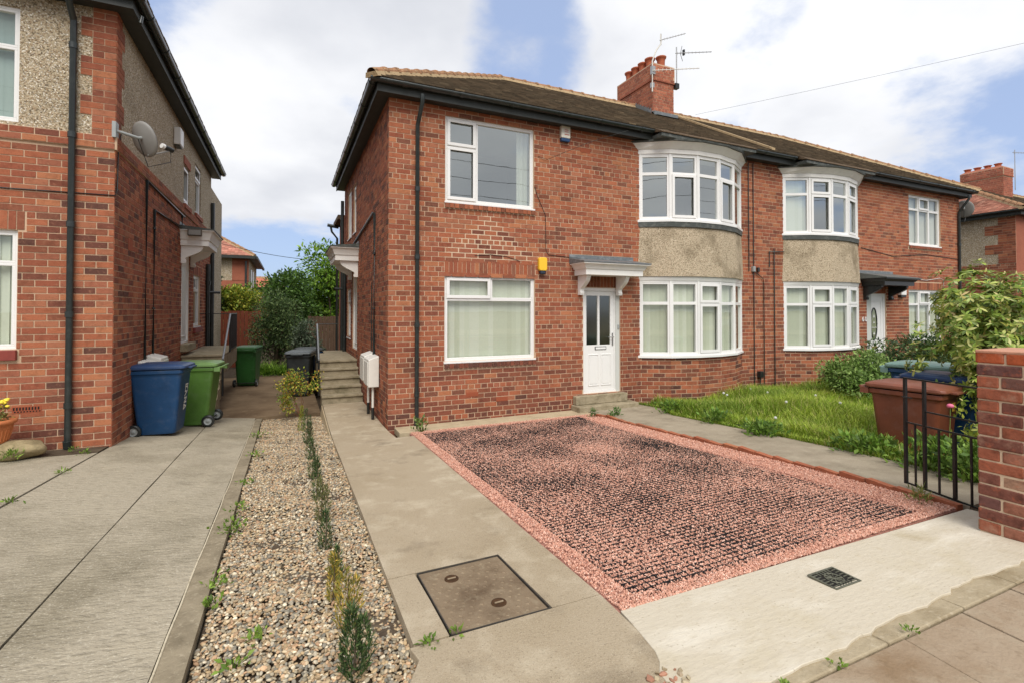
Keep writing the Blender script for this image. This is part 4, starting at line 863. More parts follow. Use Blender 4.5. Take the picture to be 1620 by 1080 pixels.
q = MB(); q.fbox(LS, ly(12.2), ly(12.95), 4.955, 5.12, .002, .02); q.obj('tile_lintel', mBrickFar, lsu)
door(lh, LS, ly(12.1), ly(12.97), 1.17, 3.15, 'plain', n=-.01)
q = MB(); q.fbox(LS, ly(12.02), ly(13.05), 1.02, 1.165, .002, .14); q.obj('door_step', mStone, lh, .01)
canopy(lh, LS, ly(11.95), ly(13.3), .5, 3.2, 3.32, 3.52, 3.6, mWhitePaint, mBitumen, (ly(12.0), ly(13.1)))
rf, _, _ = hip_roof(lh, -12, LX + .33, LY0 - .33, LY1 + .33, 5.83, .6, TIL, hips=(0, 1), tiled=('f', 'r'))
eaves(lh, -12, LX, LY0, LY1, 5.645, 'fr')
dpipe(-2.42, 5.42, LY0, .22, .036, True, lh, 5.7)
pipe(lh, [(-1.71, 7.6, 5.6), (-1.72, 7.58, 5.5)], .02, name='downpipe')
pipe(lh, [(-6, LY0 - .012, 3.36), (-3, LY0 - .014, 3.31), (LX + .012, LY0 - .014, 3.32), (LX + .014, LY0 + .05, 3.4), (LX + .014, LY0 + .08, 3.95), (LX + .03, LY0 + .12, 4.15)], .007, mBlackPl, 'cable', n=5)
pipe(lh, [(LX + .025, 9.2, .9), (LX + .025, 9.2, 3.86), (LX + .025, 12.2, 3.82)], .02, name='conduit'); pipe(lh, [(LX + .025, 9.7, .9), (LX + .025, 9.7, 3.5), (LX + .025, 12.0, 3.55), (LX + .025, 12.0, 3.8)], .02, name='conduit', joints=[((LX + .025, 9.7, z), (0, 0, .03)) for z in (1.9, 3.2)])
pipe(lh, [(LX + .06, 15.4, .7), (LX + .06, 15.4, 3.1)], .05, name='soil_pipe', joints=[((LX + .06, 15.4, 2.6), (0, 0, .1))]); pipe(lh, [(LX + .06, 16.2, -.2), (LX + .06, 16.2, 4.9)], .05, name='soil_pipe')
pipe(lh, [(LX + .05, 15.5, 2.35), (LX + .32, 15.6, 2.35)], .035, name='waste_pipe')
q = MB(); q.fbox(LF, lu(-2.95), lu(-2.68), .655, .735, .002, .008); q.obj('air_brick', bpy.data.materials['air_brick_clay'], lw)
q = MB()
for k in range(9): q.fbox(LF, lu(-2.94) + k * .028, lu(-2.925) + k * .028, .69, .725, .008, .009); q.fbox(LF, lu(-2.93) + k * .028, lu(-2.915) + k * .028, .665, .68, .008, .009)
q.obj('air_brick_hole', mPit, lw)
q = MB(); q.fbox(LS, ly(8.35), ly(8.55), 2.7, 2.86, .004, .009); q.obj('air_brick', bpy.data.materials['air_brick_clay'], ls)
q = MB(); q.box(-8, LX - .02, LY1 + .05, 19, -.6, 5.4); q.obj('rear_wing', mDash, lh)
dish((-1.755, 7.9, 4.12), LX, (.62, .72, .34), 'grey satellite dish on the pebbledash corner above the blue bin', .215)
t = thing('wall_lamp', (LX + .6, 12.1, 3.4), 'small brown floodlight fixed to the side of the left white door hood', 'lamp'); q = MB(); q.box(LX + .15, LX + .4, 11.78, 11.83, 3.38, 3.52); q.obj('lamp_body', M('brown_lamp', (.09, .07, .05), .5), t, .01); q = MB(); q.box(LX + .17, LX + .38, 11.765, 11.777, 3.4, 3.5); q.obj('lamp_glass', mDish, t)
t = thing('bell_box', (LX, 11.35, 5.2), 'white box fixed under the eaves of the left pebbledash wall', 'alarm box'); q = MB(); q.fbox(LS, ly(11.2), ly(11.5), 5.05, 5.38, .003, .12); q.obj('cover', mWhite, t, .015); q = MB(); q.fbox(LS, ly(11.22), ly(11.48), 5.03, 5.048, .01, .1); q.obj('lens', mBlackPl, t)
meter(8.85, 9.3, LX + .012, 1, .6, 1.13, 'white meter box behind the blue bin, nearer to the corner of the pair', .2); meter(9.33, 9.8, LX + .012, 1, .62, 1.18, 'white meter box behind the blue bin, nearer to the green bin of the pair', .2)

# ================================================================== the house to the right
rh = thing('far_right_house', (26, 7.9, 0), 'house with pebbledash gable wall and toothed brick corner beyond the last drain pipe', 'house')
RX = 21.95; RF = Fr(RX, 15, 0, -1); rb = Bricks()
q = wall_sheet(RF, 7.08, -.5, 3.43, []).obj('side_wall', mMortar, rh); courses(rb, RF, 7.08, .5, 3.43, (), headers=3); rsw = q
q = MB(); q.add([RF.p(0, 3.43), RF.p(7.08, 3.43), RF.p(7.08, 5.2), RF.p(0, 5.2)], [(0, 1, 2, 3)]); q.obj('side_pebbledash', mDash, rh)
z = 3.44; k = 0; qm = MB()
while z < 4.96:
    wq = .8 if (k // 4) % 2 == 1 else .45; qm.fbox(RF, 7.08 - wq, 7.083, z, z + COURSE, -.004, .004); u = 7.08 - wq
    while u < 7.07: rb.put(RF, u + .004, min(u + .232, 7.08), z + .005, z + COURSE - .005, .01); u += .235
    z += COURSE; k += 1
qm.obj('quoin_mortar', mMortar, rsw); rb.emit(rsw, 300)
q = MB(); q.box(RX + .003, 38, 7.921, 7.99, -.5, 5.1); q.obj('front_wall', mBrickFar, rh)
q = MB(); q.fbox(RF, 3.0, 3.5, 4.82, 4.92, .002, .02); q.obj('vent', mBrickFar, rsw)
rf, rz, ry = hip_roof(rh, RX - .33, 38, 7.59, 15.3, 5.18, .55, TIL_RED, hips=(1, 0), tiled=('l',), light=0)
slope_tiles(rf, (RX - .33, 7.59, 5.18), (38, 7.59, 5.18), (38, ry, rz), (RX - .33 + (ry - 7.59), ry, rz), TIL)
eaves(rh, RX, 38, 7.92, 15, 5.0, 'fl')
chimney(rh, 28.35, 29.2, 10.6, 12.1, 6.4, 8.14, 7.75, [(28.75, 12.0 - .36 * i, .2) for i in range(4)], tn=[s2l(178, 106, 84), s2l(168, 100, 79), s2l(158, 95, 77)])
t = aerial((29.3, 10.5, 7.9), 'thin aerial beside the brick chimney of the far right house'); q = MB(); q.tube([(29.4, 10.6, 7.2), (29.4, 10.6, 9.0)], .015, 6); q.obj('mast', mAlu, t); q = MB(); yagi(q, (29.2, 10.6, 8.85), (1, -.2, .05), .8, 8, .05); q.obj('antenna', mAlu, t)

# ================================================================== houses beyond the back gardens
def back_house(name, label, x0, x1, y0, y1, z0, ze, pitch, brickz, cols, over=.35):
    t = thing(name, ((x0 + x1) / 2, y0, z0), label, 'house')
    q = MB(); q.box(x0, x1, y0, y1, z0, brickz); q.obj('brick_wall', mBrickFar, t)
    q = MB(); q.box(x0 + .01, x1 - .01, y0 + .01, y1 - .01, brickz, ze); q.obj('pebbledash_wall', mDash, t)
    q = MB(); q.box(x1 - .75, x1 + .02, y0 - .02, y0 + .3, brickz, ze - .12); q.obj('quoin', mBrickFar, t)
    rf, zr, ym = hip_roof(t, x0 - over, x1 + over, y0 - over, y1 + over, ze + .02, pitch, cols, hips=(1, 1), tiled=('f', 'r'), light=0)
    q = MB(); q.box(x0 - over, x1 + over, y0 - over - .12, y0 - over, ze - .14, ze); q.box(x1 + over, x1 + over + .12, y0 - over, y1 + over, ze - .14, ze); q.box(x0 - over, x1 + over, y0 - over, y1 + over, ze - .05, ze - .03); q.obj('gutter', mSoffit, t)
    return t
bh = back_house('rear_house', 'red tiled house with pebbledash upper wall seen through the gap between the houses', -10, -1.95, 30, 38, -.8, 4.75, .62, 3.45, [s2l(190, 132, 114), s2l(182, 124, 106), s2l(198, 142, 122)])
q = MB(); fr = Fr(-1.95, 30, 0, 1)
for a in (2.0, 3.6): q.fbox(fr, a, a + .7, 2.6, 4.2, .0, .03)
q.obj('window', mWhite, bh)
pipe(bh, [(-2.05, 29.9, 4.5), (-2.05, 29.9, 0)], .05)
back_house('rear_house', 'small red roof peeping above the hedge right of the rear pebbledash house', -4.2, -.6, 52, 54.6, -.8, 4.0, .6, 3.0, [s2l(206, 132, 108), s2l(196, 122, 98)])
back_house('rear_house', 'sandy tiled roof half hidden by the bright green tree beside the side door hood', 3.9, 12, 42, 51, -.8, 5.0, .6, 3.5, [s2l(190, 150, 104), s2l(178, 138, 96), s2l(200, 160, 116)])
# ================================================================== paving
def slab(name, pts, zf, th, m, parent=None, bev=.006, sub=0):
    """pts (x,y) ccw; top follows zf"""
    q = MB(); q.poly([(x, y, zf(x, y) - th) for x, y in pts], th); o = q.obj(name, m, parent, bev); return o
drive = bpy.data.objects.new('driveway', None); C.objects.link(drive); struct(drive, 'brushed grey concrete drive of the left house')
Zd = lambda x, y: GZ(x, y)
def strip(name, xa, xb, y0, y1, m, parent, zf, n=5, th=.12, dz=0, gap=.004, wob=0):
    ys = np.linspace(y0, y1, n + 1)
    L = [(xa(y) if callable(xa) else xa, y) for y in ys]; Rr = [(xb(y) if callable(xb) else xb, y) for y in ys]
    q = MB(); vs = []
    for (x, y) in L: vs.append((x + gap + random.uniform(-wob, wob), y, zf(x, y) + dz))
    for (x, y) in Rr: vs.append((x - gap + random.uniform(-wob, wob), y, zf(x, y) + dz))
    k = n + 1; vs += [(x, y, z - th) for x, y, z in vs]; fs = []
    for i in range(n): fs += [(i, k + i, k + i + 1, i + 1), (2 * k + i, i, i + 1, 2 * k + i + 1), (k + i, 3 * k + i, 3 * k + i + 1, k + i + 1)]
    fs += [(0, 2 * k, 3 * k, k), (k - 1, 2 * k - 1, 4 * k - 1, 3 * k - 1)]; q.add(vs, fs); return q.obj(name, m, parent)
XC = lambda y: -1.135 - .012 * (y - 3); XE = lambda y: -.50 - .004 * (y - 2); XO = lambda y: -.375 - .006 * (y - 2.4)
strip('concrete_slab', XC, XE, 1.2, 10.6, mDrive, drive, Zd, 16, gap=.007, wob=.003)
strip('concrete_slab', -2.02, XC, 1.2, 8.2, mDrive, drive, Zd, 14, gap=.006, wob=.004); strip('concrete_slab', -2.02, XC, 8.214, 10.6, mDrive, drive, Zd, 4, gap=.006, dz=-.006)
strip('concrete_slab', -6, -2.03, 1.2, 7.35, mDrive, drive, Zd, 8, gap=.006, dz=.004, wob=.004)
strip('edge_strip', XE, XO, 1.2, 10.55, mDriveEdge, drive, Zd, 14, gap=.003, dz=-.003, wob=.003, th=.16)
mDriveFil = M('joint_cement', s2l(200, 188, 162), .95, mot=[(20, 5, s2l(150, 138, 112), .5, .7, .8)])
# cement fillet along the strip joint
q = MB(); q.tube([(XE(y) + .002 + random.uniform(-.004, .004), y, GZ(XE(y), y) - .002) for y in np.arange(1.3, 10.5, .3)], .0055, 5); q.obj('joint_fillet', mDriveFil, drive)
o = strip('dirt_strip', -6, LX - .02, 7.36, LY0, mSoil, None, Zd, 1, dz=.012); struct(o, 'soil strip along the foot of the left brick wall', 'soil')
lane = bpy.data.objects.new('back_lane', None); C.objects.link(lane); struct(lane, 'stained concrete yard between the houses')
LZb = lambda x, y: -.165 - .004 * (y - 10.6)
strip('concrete_slab', -2.1, .62, 10.61, 13.9, mLane, lane, LZb, 3); strip('concrete_slab', -2.1, 1.4, 13.915, 17.4, mLane, lane, LZb, 3)
# ---- path by the house
path = bpy.data.objects.new('side_path', None); C.objects.link(path); struct(path, 'worn concrete path between the pebble bed and the brick house')
XL = lambda y: .517 + .016 * (y - 2.2); XR = lambda y: 1.50 + .0355 * (y - 2)
Zp = lambda x, y: PZ(x, y)
strip('concrete_slab', XL, XR, 2.886, 7.15, mPath, path, Zp, 8, dz=.0, wob=.003); strip('concrete_slab', XL, 1.44, 7.16, 10.62, mPath, path, Zp, 6, wob=.002, dz=-.008)
strip('concrete_slab', XL, .69, 2.2, 2.876, mPath, path, Zp, 2, wob=.002); strip('concrete_slab', 1.215, XR, 2.19, 2.884, mPath, path, Zp, 2)
slab('concrete_slab', [(.5, 2.19), (.517, 2.09), (.43, 1.93), (.43, .7), (1.30, .7), (1.33, 1.46), (1.44, 1.63), (1.47, 1.8), (1.505, 2.186)], lambda x, y: PZ(x, y) + .001, .12, mPath, path, .004)
mort = M('edge_haunch', s2l(186, 168, 136), .95, mot=[(20, 5, s2l(150, 132, 102), .45, .7, .7)], bump=[(60, .005, 4)])
q = MB(); q.hexa([(XL(7) - .03, 7.2, PZ(0, 7.2) - .2), (XL(7), 7.2, PZ(0, 7.2) - .2), (XL(10), 10.5, -.25), (XL(10) - .05, 10.5, -.25), (XL(7) - .012, 7.2, -.012), (XL(7) - .001, 7.2, -.012), (XL(10) - .001, 10.5, -.012), (XL(10) - .02, 10.5, -.012)]); q.obj('path_kerb', mort, path)
o = slab('house_apron', [(1.55, 7.50), (5.0, 7.40), (5.0, HY0 - .02), (1.55, HY0 - .02)], lambda x, y: .026, .1, M('house_apron', s2l(182, 166, 136), .93, mot=[(3, 6, s2l(150, 134, 106), .45, .7, .7)], bump=[(60, .004, 4)])); struct(o, 'narrow concrete strip along the foot of the brick house', 'path')
# ---- front path
fp = [(4.655, 1.96), (5.32, 1.96), (5.42, 2.3), (5.66, 2.9), (5.80, 4.4), (5.93, 6.65), (6.3, 7.0), (6.45, HY0 - .03), (4.98, HY0 - .03), (4.98, 7.2), (4.92, 6.4), (4.89, 5.5), (4.865, 4.4), (4.79, 3.4), (4.755, 2.7), (4.70, 2.3)]
q = MB(); ctr = lambda y: 5.3
vs = []
Lp = [(4.655, 1.96), (4.70, 2.3), (4.755, 2.7), (4.79, 3.4), (4.865, 4.4), (4.89, 5.5), (4.92, 6.4), (4.98, 7.2), (4.98, HY0 - .03)]; Rp = [(5.32, 1.96), (5.45, 2.3), (5.60, 2.7), (5.70, 3.4), (5.80, 4.4), (5.87, 5.5), (5.93, 6.5), (6.3, 7.2), (6.45, HY0 - .03)]
fz = lambda x, y: max(.528 - .0665 * y, .018) + .012
k = len(Lp); vs = [(x, y, fz(x, y)) for x, y in Lp] + [(x, y, fz(x, y)) for x, y in Rp]; vs += [(x, y, z - .15) for x, y, z in vs]
fs = [f for i in range(k - 1) for f in ((i, k + i, k + i + 1, i + 1), (2 * k + i, i, i + 1, 2 * k + i + 1), (k + i, 3 * k + i, 3 * k + i + 1, k + i + 1))] + [(0, 2 * k, 3 * k, k)]
q.add(vs, fs); o = q.obj('front_path', mPathGrey); struct(o, 'grey concrete path from the gate to the white front door', 'path')
# ---- new concrete apron, kerb stones, flags
ap = [(1.36, 1.42), (1.7, 1.335), (2.1, 1.35), (2.5, 1.372), (2.9, 1.376), (3.25, 1.40), (3.6, 1.385), (4.1, 1.37), (4.15, 1.30), (4.6, 1.30), (4.6, 1.955), (4.53, 1.955), (3, 1.98), (1.497, 2.005), (1.485, 1.93), (1.468, 1.84), (1.452, 1.76), (1.435, 1.68), (1.405, 1.62), (1.36, 1.57), (1.345, 1.5)]
rag = [ap[0]]
for a, b in zip(ap[:9], ap[1:9]):
    for t in np.linspace(0, 1, 7)[1:]: rag.append((a[0] + (b[0] - a[0]) * t, a[1] + (b[1] - a[1]) * t + (random.uniform(-.016, .016) if 0 < t < 1 else 0)))
rag = [p for p in rag] + ap[9:]
o = slab('concrete_apron', rag, lambda x, y: PZ(x, y) + .0048, .1, mApron, None, .003); struct(o, 'fresh pale concrete strip between the pink gravel and the pavement', 'concrete strip')
pave = bpy.data.objects.new('pavement', None); C.objects.link(pave); struct(pave, 'flagstone pavement in front of the drive')
x = 1.2
while x < 8:
    wd = random.uniform(.34, .62); slab('kerb_stone', [(x + .003, 1.285), (x + wd - .003, 1.285), (x + wd - .003 + random.uniform(-.01, .01), 1.432), (x + .003, 1.432)], lambda x, y: PZ(x, y) - .006, .14, mKerb, pave, .008); x += wd
ylim = [1.278, .75, .1, -.6, -1.3]
for r in range(4):
    x = -5 + .21 * r; first = True
    while x < 8:
        wd = random.choice([.5, .62, .62, .75])
        if r == 0: wd = {0: .47}.get(0) if 2.4 < x < 3.4 else wd
        dz = random.uniform(-.004, .004); sk = -.1 if r == 0 else 0
        slab('paving_flag', [(x + .004 + sk, ylim[r + 1] + .004), (x + wd - .004 + sk, ylim[r + 1] + .004), (x + wd - .004, ylim[r] - .004), (x + .004, ylim[r] - .004)], lambda a, b: PZ(a, b) - .008 + dz, .07, mFlag, pave, .005); x += wd
q = MB(); q.add([(-200, -9, .47), (200, -9, .47), (200, -2.2, .47), (-200, -2.2, .47)], [(0, 1, 2, 3)]); struct(q.obj('road', M('asphalt', (.13, .125, .12), .9, mot=[(30, 4, (.2, .19, .18), .5, .75, .6)])), 'grey asphalt street', 'road')
q = MB(); q.add([(-200, -16, .56), (200, -16, .56), (200, -9, .56), (-200, -9, .56)], [(0, 1, 2, 3)]); struct(q.obj('far_pavement', mFlag), 'pavement across the street', 'pavement')
# rubble where the path corner has broken away
V, F = ico(0)
n = 40; pos = np.c_[RN.uniform(1.3, 1.44, n), RN.uniform(1.36, 1.58, n), np.zeros(n)]; pos[:, 2] = [PZ(0, y) + .004 for y in pos[:, 1]]
o = scatter('rubble', V, F, pos, rotm(n), RN.uniform(.005, .019, (n, 3)), pal([s2l(170, 156, 128), s2l(140, 124, 98), s2l(150, 134, 110), s2l(176, 128, 104)], n), mPebble, .3); tag(o, 'broken concrete and brick crumbs at the corner of the pale concrete', 'rubble', kind='stuff')
# ---- manhole
mh = thing('manhole_cover', (.95, 2.53, .36), 'rusty iron manhole cover with two keyholes set in the concrete path', 'manhole cover')
mz = lambda x, y: PZ(x, y)
q = MB(); q.hexa([(.70, 2.21, mz(0, 2.21) - .08), (1.20, 2.20, mz(0, 2.2) - .08), (1.205, 2.872, mz(0, 2.872) - .08), (.705, 2.862, mz(0, 2.862) - .08), (.70, 2.21, mz(0, 2.21) - .004), (1.20, 2.20, mz(0, 2.2) - .004), (1.205, 2.872, mz(0, 2.872) - .004), (.705, 2.862, mz(0, 2.862) - .004)]); q.obj('plate', mIron, mh)
q = MB(); fr4 = [(.694, 2.195), (1.212, 2.188), (1.214, 2.882), (.696, 2.872)]; 
for i in range(4):
    a, b = Vector((*fr4[i], 0)), Vector((*fr4[(i + 1) % 4], 0)); d = (b - a).normalized(); nn = Vector((-d.y, d.x, 0)) * .005
    pp = [a, b, b + nn, a + nn]; q.poly([(p.x, p.y, mz(0, p.y) - .03) for p in pp], .033 + i * .0003)
q.obj('frame', M('manhole_frame', (.05, .045, .038), .6, mot=[(20, 5, (.12, .09, .06), .5, .75, .7)]), mh)
q = MB()
for i in range(9):
    for j in range(12):
        cx, cy = .735 + i * .053 + (.026 if j % 2 else 0), 2.235 + j * .053
        if cx > 1.18 or min((cx - .86) ** 2 + (cy - 2.72) ** 2, (cx - 1.0) ** 2 + (cy - 2.36) ** 2) < .0045: continue
        s = .014; z = mz(0, cy) - .004; q.hexa([(cx - s, cy, z), (cx, cy - s, z + .0009), (cx + s, cy, z), (cx, cy + s, z - .0009), (cx - s * .6, cy, z + .004), (cx, cy - s * .6, z + .005), (cx + s * .6, cy, z + .004), (cx, cy + s * .6, z + .003)], skip=(0,))
o = q.obj('tread_studs', mIron, mh); o['kind'] = 'stuff'
for cx, cy in ((.86, 2.72), (1.0, 2.36)):
    q = MB(); z = mz(0, cy) - .0025; q.lathe([(.040, -.001), (.040, .003), (.033, .0035), (.030, .0012), (.001, .001)], (cx, cy, z), 20); h = q.obj('keyhole', mRust, mh); q = MB(); q.tube([(cx - .024, cy, z + .004), (cx + .024, cy, z + .004)], .005, 6); q.obj('lifting_bar', mIron, h)
# ---- drain grate
dg = thing('drain_grate', (2.71, 1.73, .41), 'small cast iron drain grate in the pale concrete', 'drain'); rot = .0
dz_ = PZ(0, 1.73) + .0075; q = MB(); q.box(2.61, 2.80, 1.66, 1.80, dz_ - .002, dz_ + .0012); q.obj('pit', mPit, dg)
q = MB(); z0, z1 = dz_ + .0012, dz_ + .006
q.box(2.60, 2.81, 1.65, 1.661, z0 - .002, z1); q.box(2.60, 2.81, 1.799, 1.81, z0 - .002, z1); q.box(2.60, 2.611, 1.661, 1.799, z0 - .002, z1); q.box(2.799, 2.81, 1.661, 1.799, z0 - .002, z1); q.obj('grate_frame', mGrate, dg)
q = MB(); q.lathe([(.001, z1 - .001 - dz_), (.012, z1 - dz_ - .001), (.012, z0 - dz_)], (2.705, 1.73, dz_), 12)
for k in range(10): a = k * math.pi / 5 + .2; q.tube([(2.705 + .012 * math.cos(a), 1.73 + .012 * math.sin(a), dz_ + .003), (2.705 + .045 * math.cos(a), 1.73 + .045 * math.sin(a), dz_ + .003)], .0036, 5)
for k in range(6): y = 1.675 + k * .022; q.tube([(2.611, y, dz_ + .003), (2.645, y, dz_ + .003)], .0036, 5); q.tube([(2.765, y, dz_ + .003), (2.799, y, dz_ + .003)], .0036, 5)
for k in range(5): x = 2.66 + k * .022; q.tube([(x, 1.661, dz_ + .003), (x, 1.688, dz_ + .003)], .0036, 5); q.tube([(x, 1.772, dz_ + .003), (x, 1.799, dz_ + .003)], .0036, 5)
q.tube([(2.705 + .046 * math.cos(t), 1.73 + .046 * math.sin(t), dz_ + .003) for t in np.linspace(0, 2 * math.pi, 20)], .0036, 5); q.obj('grate_bars', mGrate, dg)

# ================================================================== pebble bed
o = strip('pebble_bed_base', XO, XL, .8, 10.6, mSoil, None, lambda x, y: GZ(0, y) - .055, 10, th=.05); struct(o, 'earth under the pebble bed', 'soil')
PEB = [s2l(184, 162, 128), s2l(174, 150, 114), s2l(160, 148, 124), s2l(138, 131, 116), s2l(194, 174, 142), s2l(210, 197, 170), s2l(186, 154, 120), s2l(156, 135, 106), s2l(168, 157, 136), s2l(124, 119, 106), s2l(176, 142, 110)]
def pebbles(n, y0, y1, sub, smin, smax, name, label):
    y = RN.uniform(y0, y1, n); x = RN.uniform(0, 1, n) * (.517 + .016 * (y - 2.2) + .365 + .006 * (y - 2.4)) - .365 - .006 * (y - 2.4)
    s = RN.uniform(smin, smax, n) * (1 + .45 * (RN.uniform(0, 1, n) > .93)); z = .528 - .0665 * y - .042 + RN.uniform(-.008, .009, n) + .012 * np.sin(x * 7 + y * 3) + .01 * np.sin(y * 11 + x * 5)
    V, F = ico(sub); sc = np.c_[s * RN.uniform(.85, 1.35, n), s * RN.uniform(.6, .95, n), s * RN.uniform(.4, .65, n)]
    o = scatter(name, V, F, np.c_[x, y, z], rotm(n, .5), sc, pal(PEB, n, .16), mPebble, .07, True); return o
def join_np(name, objs):
    return objs
tag(pebbles(9500, 1.6, 3.2, 1, .0068, .0118, 'pebbles', ''), 'rounded tan and grey pebbles nearest the pavement, in the bed with small conifers', 'pebbles', kind='stuff')
tag(pebbles(36000, 3.2, 10.55, 0, .0085, .0135, 'pebbles', ''), 'rounded tan and grey pebbles in the far end of the planted bed', 'pebbles', kind='stuff')

# ================================================================== pink gravel parking bay with black grid
GLc, GRc = XR, lambda y: np.interp(y, [1.96, 2.3, 2.7, 3.4, 4.4, 5.5, 6.4, 7.2], [4.56, 4.60, 4.65, 4.69, 4.765, 4.79, 4.82, 4.95])
o = strip('gravel_base', lambda y: XR(y) - .01, lambda y: float(GRc(y)) + .05, 2.0, 7.44, mPinkBase, None, lambda x, y: PZ(0, y) - .0135, 10, th=.05); struct(o, 'pink gravel ground of the parking bay', 'gravel')
n = 150000; y = 2.0 + 5.44 * RN.uniform(0, 1, n) ** 1.25; xl = 1.50 + .0355 * (y - 2); xr = GRc(y); x = xl + RN.uniform(0.002, .998, n) * (xr - xl)
def lump(x, y):    # where stones lie heaped over the grid and where it is swept bare
    return .5 + .28 * np.sin(x * 2.1 + 1.3 * np.sin(y * 1.7)) + .26 * np.sin(y * 2.6 + 1.7 * np.sin(x * 1.9 + 2)) + .22 * np.sin(x * 5.3 + y * 4.1)
border = np.minimum(np.minimum(x - xl - .14, xr - .34 - x), np.minimum(y - 2.09, 7.3 - y))
h = np.clip(lump(x, y) - .3, 0, 1) * .006 + np.where(border < 0, .012, 0)
z = .528 - .0665 * y - .0060 + h * .75 + RN.uniform(-.004, .0035, n)
gc = .0455; yy = y - .012 * (x - 3) - 2.10; xx = x - .0355 * (y - 2) - 1.66
ddr = np.abs(yy - gc * np.round(yy / gc)); ddc = np.abs(xx - gc * np.round(xx / gc)); ins = (border > 0) & (lump(x, y) < .95)
z = z - np.where(ins & (((ddr < .0065) & (RN.uniform(0, 1, n) < .68)) | ((ddc < .005) & (RN.uniform(0, 1, n) < .5))), .0075, 0)
V = np.array([(1, 0, -.1), (-.9, .2, .1), (.1, 1, 0), (-.1, -.95, .15), (.2, .1, .9), (-.1, -.1, -.9)]); F = np.array([(0, 2, 4), (2, 1, 4), (1, 3, 4), (3, 0, 4), (2, 0, 5), (1, 2, 5), (3, 1, 5), (0, 3, 5)])
PINK = [s2l(212, 163, 140), s2l(206, 155, 131), s2l(218, 172, 150), s2l(198, 146, 124), s2l(224, 186, 166), s2l(208, 158, 136), s2l(190, 138, 118)]
s = RN.uniform(.0042, .0082, n)
o = scatter('pink_gravel', V, F, np.c_[x, y, z], rotm(n), np.c_[s * RN.uniform(.8, 1.4, n), s * RN.uniform(.7, 1.1, n), s * RN.uniform(.55, .95, n)], pal(PINK, n, .1), mChip, .22)
tag(o, 'angular pink stone chippings spread over the parking bay', 'gravel', kind='stuff')
def grid():
    V, F = [], []; cell = .0455; th = .0017
    def run(pts):
        for a, b in zip(pts, pts[1:]):
            d = np.array([b[0] - a[0], b[1] - a[1]]); d /= np.linalg.norm(d); nn = np.array([-d[1], d[0]]) * th; o = len(V)
            for p in (a, b):
                V.extend([(p[0] - nn[0], p[1] - nn[1], p[2]), (p[0] + nn[0], p[1] + nn[1], p[2]), (p[0] - nn[0], p[1] - nn[1], p[2] - .03), (p[0] + nn[0], p[1] + nn[1], p[2] - .03)])
            F.extend([(o, o + 4, o + 5, o + 1), (o, o + 2, o + 6, o + 4), (o + 1, o + 5, o + 7, o + 3)])
    H = lambda x, y, k=0: k + .528 - .0665 * y + .0003 + .0011 * math.sin(x * 5.1 + y * 2.3 + math.sin(y * 3)) + .001 * math.sin(y * 6.7 - x * 3) + random.uniform(-.0035, .0015)
    for y in np.arange(2.10, 7.28, cell):
        a, b = 1.66 + .0355 * (y - 2), float(GRc(y)) - .36; b = a + cell * int((b - a) / cell); pts = [(x, y + .012 * (x - 3) + .0025 * math.sin(x * 60 + y * 9), H(x, y, .0010)) for x in np.arange(a, b + .001, cell)]; run(pts)
    for x in np.arange(1.66, 4.6, cell):
        pts = []
        for y in np.arange(2.10, 7.28, cell):
            xx = x + .0355 * (y - 2)
            if xx > float(GRc(y)) - .35: 
                if len(pts) > 1: run(pts)
                pts = []; continue
            pts.append((xx + .0025 * math.sin(y * 60 + x * 7), y + .012 * (xx - 3), H(xx, y, -.0006)))
        if len(pts) > 1: run(pts)
    return npmesh('gravel_grid', np.array(V), np.array(F), mGrid)
tag(grid(), 'black plastic cell grid holding the pink chippings', 'ground grid', kind='stuff')
# brick edging, each brick on its own
ed = thing('brick_edging', (4.8, 4.5, .2), 'line of red edging bricks between the pink gravel and the grey path', 'edging')
pts = [Vector((float(GRc(y)) + .035, y, .528 - .0665 * y + .012)) for y in np.arange(1.98, 7.2, .02)] + [Vector((4.95 - .02 * k, 7.18 + .002 * k, .06)) for k in range(14)]
em = {}
i = 0; acc = 0
def ebrick(c, ang, L, t):
    key = (L, t)
    if key not in em: q = MB(); q.box(-L / 2, L / 2, -.03, .03, -.06, .025, PAL12[t]); em[key] = q.mesh('brick', mBrick)
    o = bpy.data.objects.new('brick', em[key]); C.objects.link(o); o.location = c; o.rotation_euler = (random.uniform(-.06, .06), random.uniform(-.035, .035), ang + random.uniform(-.03, .03)); par(o, ed)
while i < len(pts) - 12:
    L = .215; j = i + 1
    while j < len(pts) - 1 and (pts[j] - pts[i]).length < L + .008: j += 1
    d = pts[j] - pts[i]; ebrick((pts[i] + pts[j]) / 2 + Vector((random.uniform(-.006, .006), 0, random.uniform(-.014, .006))), math.atan2(d.y, d.x), L, random.choice([0, 1, 3, 0, 7])); i = j

# ================================================================== steps, rails
st = thing('front_door_step', (5.45, 7.8, 0), 'mossy two level concrete step below the glazed white front door', 'step')
q = MB(); q.box(4.84, 6.0, 7.78, HY0 - .012, .128, .288); q.obj('upper_tread', mStone, st, .012); q = MB(); q.box(4.80, 6.13, 7.60, HY0 - .012, -.02, .126); q.obj('lower_tread', mStone, st, .014)
def side_steps(name, x0, x1, y0, zb, n, rise, tread, yend, label):
    t = thing(name, ((x0 + x1) / 2, y0, zb), label, 'steps')
    for i in range(n):
        q = MB(); ya = y0 + i * tread; yb = yend if i == n - 1 else ya + tread + .02
        q.box(x0, x1, ya + .02, yend if i == n - 1 else ya + tread + .02, zb - .25 + i * rise, zb + (i + 1) * rise - .05); q.box(x0 - .006, x1, ya - .012, yb + .005, zb + (i + 1) * rise - .048, zb + (i + 1) * rise)
        q.obj('tread', mStone, t, .01)
    return t
